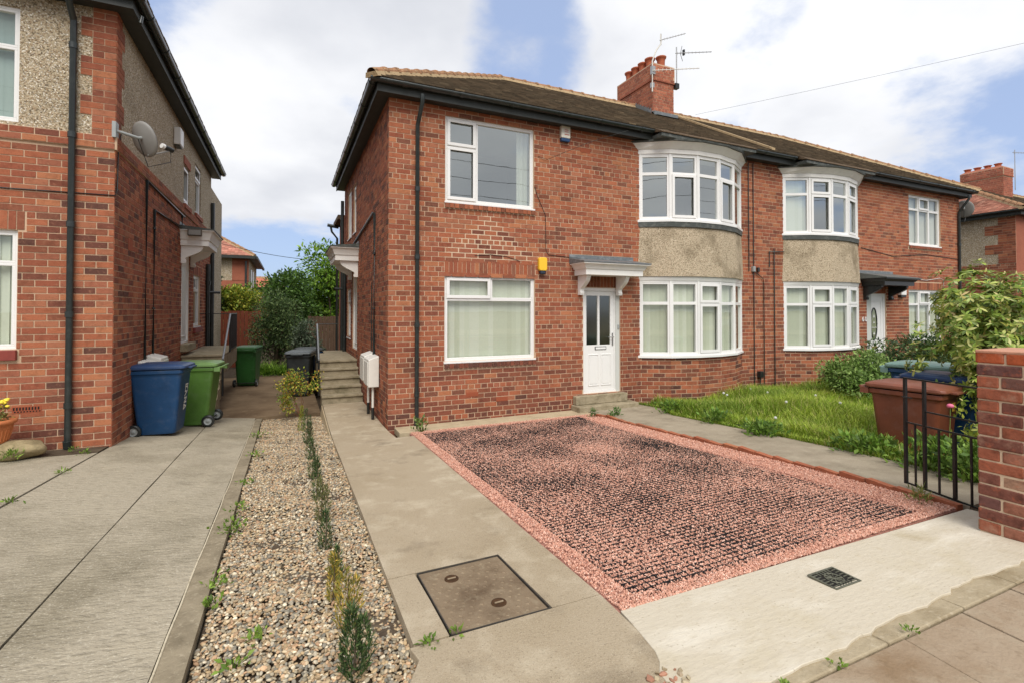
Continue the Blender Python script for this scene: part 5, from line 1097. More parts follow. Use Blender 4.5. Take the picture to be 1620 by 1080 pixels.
side_steps('concrete_steps', .64, HX0 - .012, 10.63, 0, 5, .155, .25, 14.4, 'weathered concrete steps rising beside the brick house beyond the meter boxes')
side_steps('concrete_steps', LX + .012, -1.22, 10.85, 0.02, 6, .155, .25, 15.0, 'mossy concrete steps and landing beside the left house behind the green bin')
def rail(x, y0, y1, z0, z1, xin, lab, bars=False):
    t = thing('handrail', (x, y0, z0 - .5), lab, 'handrail')
    q = MB(); q.tube([(x, y0, z0 - .75), (x, y0, z0)], .02, 8); q.obj('post', mRail, t)
    q = MB(); q.tube([(x, y0 - .03, z0 - .01), (x, y0 + .06, z0 + .02), (x, y1, z1)], .02, 8); q.obj('sloping_rail', mRailTop, t)
    q = MB(); q.tube([(x, y1, z1 - .85), (x, y1, z1)], .02, 8); q.tube([(x, y1, z1), (x, y1 + (1.6 if bars else .05), z1)], .016, 8); q.tube([(x, y1 + (1.55 if bars else .05), z1), (xin, y1 + (1.55 if bars else .05), z1)], .011, 6)
    q.obj('top_rail', mRail, t)
    if bars:
        for k in range(14): b = MB(); b.tube([(x, y1 + .1 + k * .11, z1 - .82), (x, y1 + .1 + k * .11, z1)], .012, 6); b.obj('bar', mRail, t)
        b = MB(); b.tube([(x, y1, z1 - .8), (x, y1 + 1.6, z1 - .8)], .012, 6); b.obj('bottom_rail', mRail, t)
    return t
rail(.60, 11.0, 11.75, .86, 1.56, 1.05, 'black handrail with a bright sloping top beside the brick house steps')
rail(-1.19, 11.55, 12.9, .9, 1.78, -2.0, 'black barred handrail with a bright sloping top on the left house landing', True)

# ================================================================== bins
def wheelie(name, loc, rz, body, lid, label, group=None, scale=1, text=False, sticker=False, open_=0):
    """two wheeled bin: local +y is the back (hinge and wheels)"""
    t = thing(name, loc, label, 'wheelie bin', group); t.rotation_euler = (0, 0, rz); t.scale = (scale,) * 3
    def put(q, nm, m, p=t, bev=0):
        o = q.obj(nm, m, None, bev); o.parent = p; return o
    q = MB(); rows = []
    def rr(hw, yf, yb, z, c=.05, ny=5):
        pts = []
        for cx, cy, a0 in ((hw - c, yb - c, 0), (-hw + c, yb - c, 90), (-hw + c, yf + c, 180), (hw - c, yf + c, 270)):
            for k in range(ny): a = R(a0 + 90 * k / (ny - 1)); pts.append((cx + c * math.cos(a), cy + c * math.sin(a), z))
        return pts
    lv = [(.215, -.26, .20, .03), (.222, -.27, .215, .06), (.235, -.285, .24, .2), (.262, -.345, .315, .9), (.268, -.352, .325, .93), (.285, -.37, .345, .945), (.285, -.37, .345, .995)]
    for hw, a, b, z in lv: rows += rr(hw, a, b, z)
    n = 20; fs = [(i * n + k, i * n + (k + 1) % n, (i + 1) * n + (k + 1) % n, (i + 1) * n + k) for i in range(len(lv) - 1) for k in range(n)]
    fs += [tuple(range(n - 1, -1, -1)), tuple(range((len(lv) - 1) * n, len(lv) * n))]; q.add(rows, fs); b = put(q, 'body', body, bev=.006)
    q = MB(); rows = []; lv = [(.295, -.40, .375, .997), (.30, -.41, .38, 1.015), (.298, -.40, .375, 1.04), (.27, -.35, .33, 1.062), (.2, -.22, .24, 1.078)]
    for hw, a, bb_, z in lv: rows += rr(hw, a, bb_, z + .012, .06)
    fs = [(i * n + k, i * n + (k + 1) % n, (i + 1) * n + (k + 1) % n, (i + 1) * n + k) for i in range(len(lv) - 1) for k in range(n)] + [tuple(range(n - 1, -1, -1)), tuple(range((len(lv) - 1) * n, len(lv) * n))]
    q.add(rows, fs); q.box(-.13, .13, -.46, -.395, 1.005, 1.03); l = put(q, 'lid', lid, bev=.005)
    q = MB(); q.tube([(-.25, .36, .985), (-.25, .43, 1.0), (.25, .43, 1.0), (.25, .36, .985)], .016, 8)
    for x in (-.25, .25): q.box(x - .03, x + .03, .33, .42, .93, 1.0)
    put(q, 'handle', lid)
    for sx in (-1, 1):
        m = Matrix.Rotation(R(90), 3, 'Y'); q = MB(); q.lathe([(.06, -.022), (.092, -.024), (.1, -.014), (.1, .014), (.092, .024), (.06, .022)], (sx * .272, .25, .1), 22, m); wl = put(q, 'wheel', mBlackPl)
        q = MB(); q.lathe([(.001, .012), (.02, .02), (.022, .012), (.058, .014), (.062, .02)], (sx * .272, .25, .1), 18, m); q.lathe([(.062, -.02), (.058, -.014), (.022, -.012), (.02, -.02), (.001, -.012)], (sx * .272, .25, .1), 18, m); put(q, 'hub', mGreyPl, wl)
    q = MB(); q.tube([(-.27, .25, .1), (.27, .25, .1)], .012, 6); put(q, 'axle', mBlackPl)
    if text:
        fz = lambda z: -.2865 - (z - .2) * .06 / .7
        q = MB()
        # worn white characters down the front, two or three strokes each as far as they can be made out
        for k, S in enumerate(([(-1, -1, -1, 1), (-1, 1, 1, 1), (-1, 0, 1, 0), (1, -1, 1, 0)], [(-1, -1, 1, 1), (-1, 1, 0, 1)], [(-1, 1, 1, 1), (1, 1, -1, -1), (-1, -1, 1, -1)], [(-1, -1, -1, 1), (-1, 1, 1, 0), (1, 0, -1, -1)])):
            zc = .70 - k * .105
            for x0, z0, x1, z1 in S:
                a = Vector((.08 + x0 * .055, 0, zc + z0 * .035)); c = Vector((.08 + x1 * .055, 0, zc + z1 * .035)); d = (c - a).normalized(); nn = Vector((-d.z, 0, d.x)) * .012; pp = [a - nn - d * .01, c - nn + d * .01, c + nn + d * .01, a + nn - d * .01]
                q.add([(p.x, fz(p.z) - .0035, p.z) for p in pp], [(0, 1, 2, 3)])
        put(q, 'painted_characters', mWhiteInk, b)
    if sticker:
        q = MB(); q.add([(.1 + dx, -.352 - .003 + (.84 - .9) * -.085, .84 + dz) for dx, dz in ((-.045, -.05), (.045, -.05), (.045, .05), (-.045, .05))], [(0, 1, 2, 3)]); put(q, 'sticker', M('bin_sticker', s2l(206, 170, 70), .5), b)
    return t
bBlue, bGreen, bBlack, bBrown = binmat('blue_bin_plastic', s2l(22, 62, 100)), binmat('green_bin_plastic', s2l(84, 122, 52)), binmat('black_bin_plastic', s2l(50, 54, 54)), binmat('brown_bin_plastic', s2l(112, 62, 42))
bLidB = binmat('blue_lid_plastic', s2l(42, 66, 104)); bLidG = binmat('green_lid_plastic', s2l(112, 146, 84)); bLidK = binmat('grey_lid_plastic', s2l(84, 90, 92)); bLidBr = binmat('brown_lid_plastic', s2l(128, 76, 56)); bGreen2 = binmat('dark_green_plastic', s2l(44, 92, 40))
G_ = 'wheelie bins put out beside the houses'
wheelie('wheelie_bin', (-1.70, 8.78, GZ(-1.7, 8.78) + .005), R(84), bBlue, bLidB, 'blue wheelie bin with worn white characters at the corner of the left house', G_, text=True, scale=.95)
wheelie('wheelie_bin', (-1.38, 9.72, GZ(-1.4, 9.72) + .0), R(-97), bGreen, bLidG, 'light green wheelie bin next to the blue one at the foot of the left steps', G_, scale=.97)
wheelie('wheelie_bin', (-.98, 15.4, LZb(0, 15.4)), R(170), bGreen2, bGreen2, 'dark green wheelie bin standing beyond the left steps near the back garden', G_)
wheelie('wheelie_bin', (.30, 13.05, LZb(0, 13)), R(-12), bBlack, bLidK, 'black wheelie bin with a grey lid behind the yellowing shrub', G_)
wheelie('wheelie_bin', (.52, 13.95, LZb(0, 14)), R(8), bBlue, bBlack, 'dark bin just behind the black bin, mostly hidden beside the step rail', G_)
wheelie('wheelie_bin', (6.40, 3.20, .03), R(6), bBrown, bLidBr, 'brown wheelie bin standing in long grass behind the open iron gate', G_, sticker=True, scale=.96)
wheelie('wheelie_bin', (7.06, 3.16, .05), R(3), bBlue, bLidB, 'blue lidded bin right behind the brown bin, nearer to the leafy bush', G_)
wheelie('wheelie_bin', (7.95, 3.82, .08), R(10), bBlue, binmat('pale_green_lid', s2l(120, 150, 140)), 'pale green lidded bin at the back of the three bins by the gate', G_)

# ================================================================== pier, gate
pr = thing('gate_pier', (4.40, 1.49, .4), 'weathered red brick gate pier spalled at its base beside the pavement', 'gate pier')
px0, px1, py0, py1, pz0, pz1 = 4.165, 4.63, 1.245, 1.71, .36, 1.60; pb = Bricks()
q = MB(); q.box(px0 + .006, px1 - .006, py0 + .006, py1 - .006, pz0 - .1, pz1 - .012); pcore = q.obj('mortar_core', mMortarNew, pr)
PT = [s2l(142, 86, 68), s2l(124, 79, 67), s2l(108, 74, 68), s2l(152, 91, 69), s2l(136, 91, 76), s2l(118, 84, 74)]
for fi, fr in enumerate((Fr(px0 + .006, py1 - .006, 0, -1), Fr(px0 + .006, py0 + .006, 1, 0), Fr(px1 - .006, py0 + .006, 0, 1), Fr(px1 - .006, py1 - .006, -1, 0))):
    W_ = py1 - py0 - .012; k = 0; z = pz1 - .0785
    while z > pz0 - .08:
        cs = [(0, .14), (.14, .36), (.36, W_)] if k == 0 else ([(0, .225), (.225, W_)] if (k + fi) % 2 else [(0, .112), (.112, .34), (.34, W_)])
        for a, b in cs:
            ta = random.choice(PT); 
            if k == 0: ta = s2l(178, 92, 58)
            if z < .95 and a > .1: ta = random.choice([s2l(180, 112, 82), s2l(172, 134, 110), s2l(156, 104, 84), s2l(152, 128, 106)])
            pb.put(fr, a + (.006 if a else -.004), b - (.006 if b < W_ - .01 else -.004), z + .006, z + .0745, .008 + random.uniform(-.003, .004) - (random.uniform(0, .006) if z < .95 and a > .1 else 0), .03, ta)
        z -= .0785; k += 1
for c, ang, l, h, d, t, p in pb.items:
    q = MB(); q.box(-l / 2, l / 2, -d / 2, d / 2, -h / 2, h / 2, t); o = q.obj('brick', mPierBrick, None, .007); o.location = c; o.rotation_euler = (random.uniform(-.012, .012), random.uniform(-.01, .01), ang + random.uniform(-.015, .015)); par(o, pcore)
q = MB(); q.box(px0 - .004, px1 + .004, py0 - .004, py1 + .004, pz1 - .008, pz1 + .012); q.obj('cap_render', M('pier_cap', s2l(190, 138, 112), .9, mot=[(12, 5, s2l(156, 118, 94), .45, .7, .7)], bump=[(40, .004, 4)]), pr, .006)
wl = thing('garden_wall', (6.5, 1.48, .3), 'low red brick garden wall running on from the gate pier', 'wall'); q = MB(); q.box(4.64, 12, 1.36, 1.58, .2, 1.05); wm = q.obj('mortar_core', mMortar, wl)
wb_ = Bricks(); courses(wb_, Fr(12, 1.586, -1, 0), 7.36, .3, 1.05, (), headers=99); courses(wb_, Fr(4.64, 1.354, 1, 0), 7.36, .3, 1.05, (), headers=99); wb_.emit(wm, 0)
gt = thing('iron_gate', (4.72, 2.15, .4), 'open black iron garden gate beside the brick pier', 'gate')
ga = Vector((4.80, 2.45, 0)); gd = Vector((-.255, -.92, 0)).normalized(); gL = .90
gp = lambda u, z: ga + gd * u + Vector((0, 0, z)); zb, zt = .405, 1.305
def bar(u0, z0, u1, z1, w_, nm, m=mRail):
    q = MB(); a, b = gp(u0, z0), gp(u1, z1); d = (b - a).normalized(); s_ = Vector((gd.y, -gd.x, 0)); e = d.cross(s_); q.hexa([a - s_ * w_ - e * w_, a + s_ * w_ - e * w_, a + s_ * w_ + e * w_, a - s_ * w_ + e * w_, b - s_ * w_ - e * w_, b + s_ * w_ - e * w_, b + s_ * w_ + e * w_, b - s_ * w_ + e * w_]); return q.obj(nm, m, gt)
bar(0, zb, 0, zt, .011, 'stile'); bar(gL, zb, gL, zt, .011, 'stile')
for z in (zb + .008, zb + .52, zt - .008): bar(.012, z, gL - .012, z, .0065, 'rail')
bar(.177, zt - .26, gL - .012, zt - .26, .006, 'rail')
for i, u in enumerate((.085, .165, .28, .40, .52, .64, .77)):
    th = .0105 if i % 2 == 1 else .006; top = zt - .016 if i == 1 else zb + .513
    if i == 1: bar(u, zb + .016, u, zb + .512, th, 'bar'); bar(u, zb + .528, u, zt - .016, th, 'bar')
    else: bar(u, zb + .016, u, top, th, 'bar')
q = MB(); q.tube([gp(-.03, zt - .17), gp(.06, zt - .17)], .005, 6); q.lathe([(.001, -.012), (.014, -.006), (.014, .006), (.001, .012)], gp(0, zt - .17), 10); q.obj('latch', mRail, gt)

# ================================================================== plants
LEAFV = np.array([(0, 0, 0), (-.5, .42, .05), (.5, .42, .05), (0, 1, -.06)]); LEAFF = np.array([(0, 2, 1), (1, 2, 3)])
def leafrot(n, outward, spread, rng=RN):
    """leaf frames: y along the leaf (outwards and down or up), z the face normal"""
    y = outward + rng.normal(0, spread, (n, 3)); y /= np.linalg.norm(y, axis=1)[:, None]
    up = np.array([0, 0, 1.]) + rng.normal(0, .45, (n, 3)); xx = np.cross(y, up); xx /= np.linalg.norm(xx, axis=1)[:, None] + 1e-9; zz = np.cross(xx, y)
    return np.stack([xx, y, zz], 2)
def crown_pts(blobs, n, shell=.55):
    w_ = np.array([b[1][0] * b[1][1] * b[1][2] for b in blobs]) ** .67; pick = RN.choice(len(blobs), n, p=w_ / w_.sum())
    d = RN.normal(0, 1, (n, 3)); d /= np.linalg.norm(d, axis=1)[:, None]; r = shell + (1 - shell) * RN.uniform(0, 1, n) ** .6
    c = np.array([b[0] for b in blobs])[pick]; rad = np.array([b[1] for b in blobs])[pick]
    lump = 1 + .16 * np.sin(d[:, 0] * 5 + pick) * np.sin(d[:, 1] * 6 + 2 * pick) + .1 * np.sin(d[:, 2] * 9 + pick)
    return c + d * rad * (r * lump)[:, None], d
def foliage(parent, blobs, n, ln, wd, cols, droop=-.1, spread=.5, shell=.55, name='crown', m=None, var=.2):
    p, d = crown_pts(blobs, n, shell); o_ = d.copy(); o_[:, 2] += droop; rot = leafrot(n, o_, spread); s = RN.uniform(.65, 1.25, n)
    return scatter(name, LEAFV, LEAFF, p, rot, np.c_[s * wd, s * ln, s * ln], pal(cols, n, var), m or mLeaf, parent=parent)
def blobs_for(c, r, k, sz):
    out = []
    for _ in range(k):
        d = RN.normal(0, 1, 3); d /= np.linalg.norm(d); f = RN.uniform(.35, .72); q = sz * RN.uniform(.75, 1.25); out.append((np.array(c) + d * np.array(r) * f, np.array(r) * q))
    return out
def stems(parent, base, tips, r0, name='trunk', m=None):
    q = MB()
    for t in tips:
        b = Vector(base) + Vector((random.uniform(-.05, .05), random.uniform(-.05, .05), 0)); t = Vector(t); mid = b.lerp(t, .5) + Vector((random.uniform(-.08, .08), random.uniform(-.08, .08), .05)); q.tube([b, mid, t], [r0, r0 * .7, r0 * .3], 6)
    return q.obj(name, m or mBark, parent)
def bush(name, label, cat, base, c, r, k, n, ln, wd, cols, sz=.5, droop=-.1, spread=.5, shell=.5, stem=.03, m=None):
    t = thing(name, base, label, cat); B = blobs_for(c, r, k, sz); foliage(t, B, n, ln, wd, cols, droop, spread, shell, m=m)
    stems(t, base, [b[0] for b in B[:9]], stem); return t
GRN_B = [s2l(112, 150, 42), s2l(130, 166, 52), s2l(146, 178, 66), s2l(90, 128, 36), s2l(70, 104, 30)]
GRN_D = [s2l(86, 110, 60), s2l(106, 128, 74), s2l(70, 92, 50), s2l(126, 146, 90), s2l(58, 78, 44)]
GRN_Y = [s2l(140, 152, 50), s2l(166, 170, 62), s2l(110, 132, 44), s2l(184, 174, 70), s2l(92, 114, 40)]
# behind the houses
bush('garden_tree', 'bright green leafy tree above the dark fence beside the side door hood', 'tree', (2.2, 25, -.5), (2.2, 25, 2.85), (2.0, 1.5, 1.9), 18, 11000, .20, .09, GRN_B, .5, stem=.07)
bush('garden_shrub', 'greyish green dense shrub in the middle of the gap between the houses', 'shrub', (-.35, 19.3, -.2), (-.35, 19.3, 1.15), (.95, .9, 1.45), 14, 11000, .11, .035, GRN_D, .48, stem=.05)
bush('garden_tree', 'mid green tree rising behind the greyish shrub', 'tree', (.3, 23, -.4), (.4, 23, 2.3), (1.3, 1.2, 1.3), 12, 7000, .16, .07, [s2l(82, 112, 48), s2l(100, 132, 58), s2l(64, 92, 40)], .5, stem=.06)
bush('garden_shrub', 'yellow green shrub above the reddish fence', 'shrub', (-2.0, 24, -.4), (-1.9, 24, 2.0), (1.3, 1.0, 1.0), 10, 5000, .15, .07, GRN_Y, .5, stem=.05)
bush('garden_shrub', 'dark green bush close to the left house end wall above the fence', 'shrub', (-3.3, 23.4, -.4), (-3.1, 23.4, 2.4), (.7, .8, 1.4), 8, 4000, .15, .07, [s2l(46, 74, 44), s2l(60, 90, 52)], .5, stem=.05)
bush('garden_shrub', 'pale grey leaved low shrub behind the black bin', 'shrub', (.55, 17.0, -.2), (.55, 17.0, .85), (.5, .45, .75), 8, 3500, .10, .04, [s2l(96, 112, 88), s2l(120, 134, 108), s2l(78, 94, 70)], .5, stem=.02)
bush('garden_hedge', 'background greenery filling the space behind the fences', 'hedge', (0, 29, -.5), (-.2, 29, 1.8), (4.2, .9, 1.75), 18, 7000, .2, .09, GRN_B + GRN_D, .42, stem=.05)
def spiky(name, label, base, n, L, cols, cat='plant'):
    t = thing(name, base, label, cat); V = []; F = []; T = []
    for i in range(n):
        a = random.uniform(0, 6.283); l = L * random.uniform(.6, 1.1); e = random.uniform(.35, 1.2); p = Vector(base) + Vector((random.gauss(0, .12), random.gauss(0, .12), 0)); w_ = .012; s_ = Vector((-math.sin(a), math.cos(a), 0)) * w_; o = len(V)
        for k in range(4):
            f = k / 3; q = p + Vector((math.cos(a), math.sin(a), 0)) * (l * f * math.cos(e)) + Vector((0, 0, l * (f * math.sin(e) - .45 * f * f))); ww = 1 - f * .9; V += [q - s_ * ww, q + s_ * ww]
        for k in range(3): F.append((o + 2 * k, o + 2 * k + 1, o + 2 * k + 3, o + 2 * k + 2)); T.append(np.array(random.choice(cols)) * random.uniform(.8, 1.25))
    npmesh('leaves', np.array([tuple(v) for v in V]), np.array(F), mGrass, np.clip(np.array(T), 0, 1), False, t); return t
for i, (x, y) in enumerate(((-.55, 17.9), (-.15, 17.75), (-.85, 18.1))): spiky('strap_leaved_plant', ['clump of long arching green leaves behind the yard edge, middle of three', 'clump of long arching green leaves nearest the black bin', 'clump of long arching green leaves nearest the dark green bin'][i], (x, y, -.2), 260, .95, GRN_B)
# fences
def fence(label, x0, x1, y, z0, z1, m, wd=.14):
    t = thing('wooden_fence', ((x0 + x1) / 2, y, z0), label, 'fence'); me = {}; x = x0
    q = MB(); q.box(0, wd - .012, -.01, .01, 0, z1 - z0); me = q.mesh('plank', m)
    while x < x1:
        o = bpy.data.objects.new('plank', me); C.objects.link(o); o.location = (x, y + random.uniform(-.006, .006), z0 + random.uniform(-.02, .02)); par(o, t); x += wd
    q = MB(); q.box(x0, x1, y + .012, y + .06, z1 - .3, z1 - .2); q.box(x0, x1, y + .012, y + .06, z0 + .3, z0 + .4); q.obj('rail', m, t); return t
fence('reddish brown close boarded fence at the left of the back garden', -3.6, -1.0, 21.5, -.3, 1.83, mFenceRed)
fence('dark brown close boarded fence behind the step rail', .75, 2.6, 21.6, -.3, 1.62, mFenceDark)
# shrub with yellowing leaves at the end of the bed
t = thing('yellowing_shrub', (.22, 10.3, -.18), 'thin shrub with yellow and green leaves at the far end of the pebble bed', 'shrub')
B = [(np.array((.16 + random.gauss(0, .2), 10.3 + random.gauss(0, .14), random.uniform(-.02, .66))), np.array((.12, .12, .11))) for _ in range(18)]
foliage(t, B, 1900, .05, .024, [s2l(150, 164, 56), s2l(186, 174, 66), s2l(124, 150, 48), s2l(112, 146, 50), s2l(206, 186, 90), s2l(96, 124, 44), s2l(170, 120, 48)], -.1, .8, .3)
stems(t, (.22, 10.3, -.2), [b[0] for b in B[:6]], .006, m=M('reddish_stem', s2l(128, 84, 58), .8))
# row of little conifers
def conifer(x, y, h, cols, label, wd=.06, two=False):
    z0 = GZ(0, y) - .05; t = thing('small_conifer', (x, y, z0), label, 'conifer', 'young conifers planted in a row')
    q = MB(); q.tube([(x, y, z0), (x + .01, y, z0 + h)], [.006, .002], 5); q.obj('trunk', mBark, t); n = int((900 if y < 2.3 else 420) * h / .3)
    f = RN.uniform(.02, 1, n); a = RN.uniform(0, 6.283, n); prof = np.clip(1.15 - f, .12, .9) * np.minimum(1, f * 6 + .3); r = wd * prof * RN.uniform(.25, 1, n) ** .5
    off = np.where(RN.uniform(0, 1, n) > .6, .035, -.012) * (f > .35) if two else 0
    p = np.c_[x + np.cos(a) * r + off, y + np.sin(a) * r, z0 + f * h * (1 - (.18 * (np.asarray(off) > 0) if two else 0))]
    o_ = np.c_[np.cos(a) * .5, np.sin(a) * .5, np.full(n, 1.0)]; rot = leafrot(n, o_, .35); s = RN.uniform(.7, 1.3, n)
    scatter('crown', LEAFV, LEAFF, p, rot, np.c_[s * .006, s * .036, s * .03], pal(cols, n, .22), mLeaf, parent=t); return t
CD = [s2l(62, 86, 46), s2l(80, 104, 56), s2l(50, 70, 38), s2l(100, 120, 70)]; CY = [s2l(176, 156, 66), s2l(146, 140, 62), s2l(120, 122, 56), s2l(196, 166, 74)]
CON = [(.262, 2.16, .30, CD, 'dark green young conifer nearest the pavement', .06, True), (.27, 2.52, .31, CY, 'yellowed young conifer second in the row from the pavement', .055, True), (.235, 2.85, .26, CY, 'browning thin young conifer third from the pavement', .04, False), (.275, 3.12, .19, CD, 'sparse grey green conifer fourth from the pavement', .035, False), (.245, 3.6, .27, CD, 'dark conifer fifth from the pavement, at the middle of the row', .05, False),
       (.25, 4.15, .36, [s2l(96, 104, 58), s2l(116, 118, 66)], 'olive young conifer sixth from the pavement', .05, True), (.25, 4.8, .37, CD, 'tall slim dark conifer seventh from the pavement', .05, False), (.25, 5.6, .42, CD, 'dark conifer eighth from the pavement', .05, True), (.26, 6.5, .46, [s2l(88, 100, 60), s2l(70, 86, 50)], 'olive green conifer ninth from the pavement', .055, False), (.26, 7.6, .5, CD, 'dark conifer tenth from the pavement, before the yellowing shrub', .06, True), (.22, 8.7, .42, GRN_Y, 'yellow green conifer nearest the yellowing shrub', .06, False)]
for c in CON: conifer(*c)
# weeds
def weed(x, y, z, r, h, cols, label, n=60, ln=.034, wd=.018, name='weed'):
    t = thing(name, (x, y, z), label, 'weed', 'weeds in the joints'); p = np.c_[RN.normal(x, r * .5, n), RN.normal(y, r * .5, n), z + RN.uniform(0, h, n)]; d = p - np.array([x, y, z - h * .6]); d /= np.linalg.norm(d, axis=1)[:, None]
    s = RN.uniform(.6, 1.3, n); scatter('leaves', LEAFV, LEAFF, p, leafrot(n, d, .5), np.c_[s * wd, s * ln, s * ln], pal(cols, n, .18), mLeaf, parent=t); return t
WG = [s2l(112, 140, 52), s2l(132, 158, 66), s2l(92, 120, 44)]
EDG = [(-.37, 4.22, .10, .10, 90, 'largest leafy weed on the edge of the left drive, halfway along'), (-.385, 8.4, .12, .09, 70, 'leafy weed on the drive edge nearest the yard'), (-.37, 7.0, .08, .07, 50, 'second leafy weed on the drive edge from the yard'), (-.36, 5.6, .07, .05, 40, 'small weed between the largest weed and the far ones on the drive edge'), (-.36, 4.75, .07, .06, 40, 'small weed just beyond the largest weed on the drive edge'),
       (-.355, 3.3, .06, .07, 40, 'weed on the drive edge nearer to the pavement than the largest one'), (-.35, 3.05, .05, .05, 30, 'lowest weed against the drive edge above the pebbles'), (-.2, 2.45, .05, .03, 24, 'seedling among the near pebbles by the drive'), (-.12, 2.62, .06, .03, 26, 'twin seedlings among the near pebbles'), (-.3, 2.2, .04, .03, 16, 'tiny seedling among the pebbles closest to the pavement')]
for x, y, r, h, n, lb_ in EDG: weed(x, y, GZ(x, y) - .03, r, h, WG, lb_, n)
weed(.72, 2.195, PZ(0, 2.2), .03, .02, WG, 'tiny weed in the near edge joint of the manhole cover', 22, .03, .015); weed(.58, 2.18, PZ(0, 2.18), .035, .02, WG, 'tiny weed in the path joint left of the manhole cover', 26, .03, .015)
weed(1.86, 7.45, .03, .09, .2, [s2l(96, 120, 60), s2l(120, 140, 76)], 'leafy weed by the foot of the front drain pipe', 90, .07, .03)
for x, y, lb_ in ((4.78, 7.12, 'weed at the left of three in the gravel below the door step'), (5.0, 6.9, 'weed in the middle of three in the gravel below the door step'), (5.2, 7.02, 'weed at the right of three in the gravel below the door step')): weed(x, y, .05, .06, .12, [s2l(84, 116, 60), s2l(104, 132, 74)], lb_, 60, .06, .022)
weed(4.48, 2.2, PZ(0, 2.2), .06, .09, [s2l(110, 126, 60), s2l(140, 140, 76)], 'grassy tuft in the pink gravel near the pier', 90, .06, .01)
for x, y, lb_ in ((2.02, 1.28, 'moss sprig in the kerb joint, left'), (2.53, 1.28, 'moss sprig in the kerb joint by the middle flag'), (1.72, 1.29, 'moss sprig in the kerb joint closest to the broken corner')): weed(x, y, PZ(0, y), .025, .015, WG, lb_, 18, .022, .012)
for x, y, lb_ in ((-2.02, 6.3, 'grass sprig in the far drive joint, nearer the pot'), (-2.02, 5.3, 'grass sprig in the far drive joint, nearer the pavement'), (-2.3, 7.5, 'grass tuft at the foot of the left drain pipe'), (-2.15, 7.3, 'grass tuft at the corner of the left brick wall')): weed(x, y, GZ(x, y), .05, .03, WG, lb_, 30, .04, .014)
# lawn
def lawn():
    q = MB(); xs = list(np.arange(5.3, 18.5, .4)); ys = list(np.arange(1.62, 7.9, .35))
    def z(x, y):
        e = np.interp(y, [1.96, 2.3, 2.7, 3.4, 4.4, 5.5, 6.5, 7.2], [5.32, 5.45, 5.6, 5.7, 5.8, 5.87, 5.93, 6.3]); t = min(max((x - e) / .5, 0), 1); return (1 - t) * (max(.528 - .0665 * y, .02) - .03) + t * LZ(x, y)
    vs = [(max(x, float(np.interp(y, [1.96, 2.3, 2.7, 3.4, 4.4, 5.5, 6.5, 7.2], [5.32, 5.45, 5.6, 5.7, 5.8, 5.87, 5.93, 6.3])) - .02), y, z(x, y)) for y in ys for x in xs]; n = len(xs)
    q.add(vs, [(j * n + i, j * n + i + 1, (j + 1) * n + i + 1, (j + 1) * n + i) for j in range(len(ys) - 1) for i in range(n - 1)]); return q.obj('lawn', M('lawn_earth', (.05, .06, .022), .98, mot=[(6, 5, (.08, .075, .035), .45, .7, .7)])), z
lo, lz = lawn(); struct(lo, 'overgrown front lawn of the brick house', 'lawn')
def blades(n, L, name):
    y = RN.uniform(2.0, 7.85, n); e = np.interp(y, [1.96, 2.3, 2.7, 3.4, 4.4, 5.5, 6.5, 7.2], [5.32, 5.45, 5.6, 5.7, 5.8, 5.87, 5.93, 6.3]); x = e + RN.uniform(0, 1, n) ** 1.5 * 6.2
    bay = ((x - BAY1) / 1.5) ** 2 + ((y - 7.92) / .62) ** 2 < 1; bay |= ((x - BAY2) / 1.5) ** 2 + ((y - 7.92) / .62) ** 2 < 1; x, y, e = x[~bay], y[~bay], e[~bay]; n = len(x)
    z = np.array([lz(a, b) for a, b in zip(x, y)]); edge = np.clip((x - e) / .25, .35, 1)
    l = L * RN.uniform(.5, 1.2, n) * edge * (1 + .45 * np.sin(x * 2.3 + 1.1 * np.sin(y * 2)) * np.sin(y * 1.9 + .7)); a = RN.uniform(0, 6.283, n); ln_ = RN.uniform(.08, .5, n); w_ = RN.uniform(.0035, .0065, n)
    d = np.c_[np.cos(a), np.sin(a), np.zeros(n)]; s_ = np.c_[-np.sin(a), np.cos(a), np.zeros(n)]; b = np.c_[x, y, z]; up = np.array([0, 0, 1.])
    m1 = b + d * (l * ln_ * .35)[:, None] + up * (l * .6)[:, None]; tp = b + d * (l * (ln_ + .15))[:, None] + up * (l * (1 - ln_ * .5))[:, None]
    V = np.stack([b - s_ * w_[:, None], b + s_ * w_[:, None], m1 + s_ * (w_ * .75)[:, None], m1 - s_ * (w_ * .75)[:, None], tp], 1).reshape(-1, 3)
    o = np.arange(n)[:, None] * 5; F = np.concatenate([o + np.array([[0, 1, 2]]), o + np.array([[0, 2, 3]]), o + np.array([[3, 2, 4]])], 1).reshape(-1, 3)
    c = pal([s2l(134, 160, 46), s2l(152, 174, 58), s2l(114, 140, 38), s2l(170, 184, 82), s2l(128, 150, 56)], n, .16); k = np.sin(x * 1.9 + 1.7 * np.sin(y * 1.3)) * np.sin(y * 2.7 + x) * .22; c = np.clip(c * (1 + np.c_[k * 1.4, k, k]), .01, 1); dry = RN.uniform(0, 1, n) > .93; c[dry] = s2l(196, 186, 120); return npmesh(name, V, F, mGrass, np.repeat(c, 3, 0))
tag(blades(100000, .27, 'long_grass'), 'long bright green uncut grass of the front lawn', 'grass', kind='stuff')
def dandelion(x, y, h, white=True, label=''):
    t = thing('dandelion', (x, y, lz(x, y)), label, 'flower', 'seed heads standing in the lawn'); z = lz(x, y); q = MB(); q.tube([(x, y, z), (x + .01, y, z + h)], .003, 5); q.obj('stem', mLeafStem, t)
    V, F = ico(1); n = len(F); npmesh('seed_head', V * .022 + np.array((x + .01, y, z + h + .01)), F, mClock if white else mYellow, None, True, t)
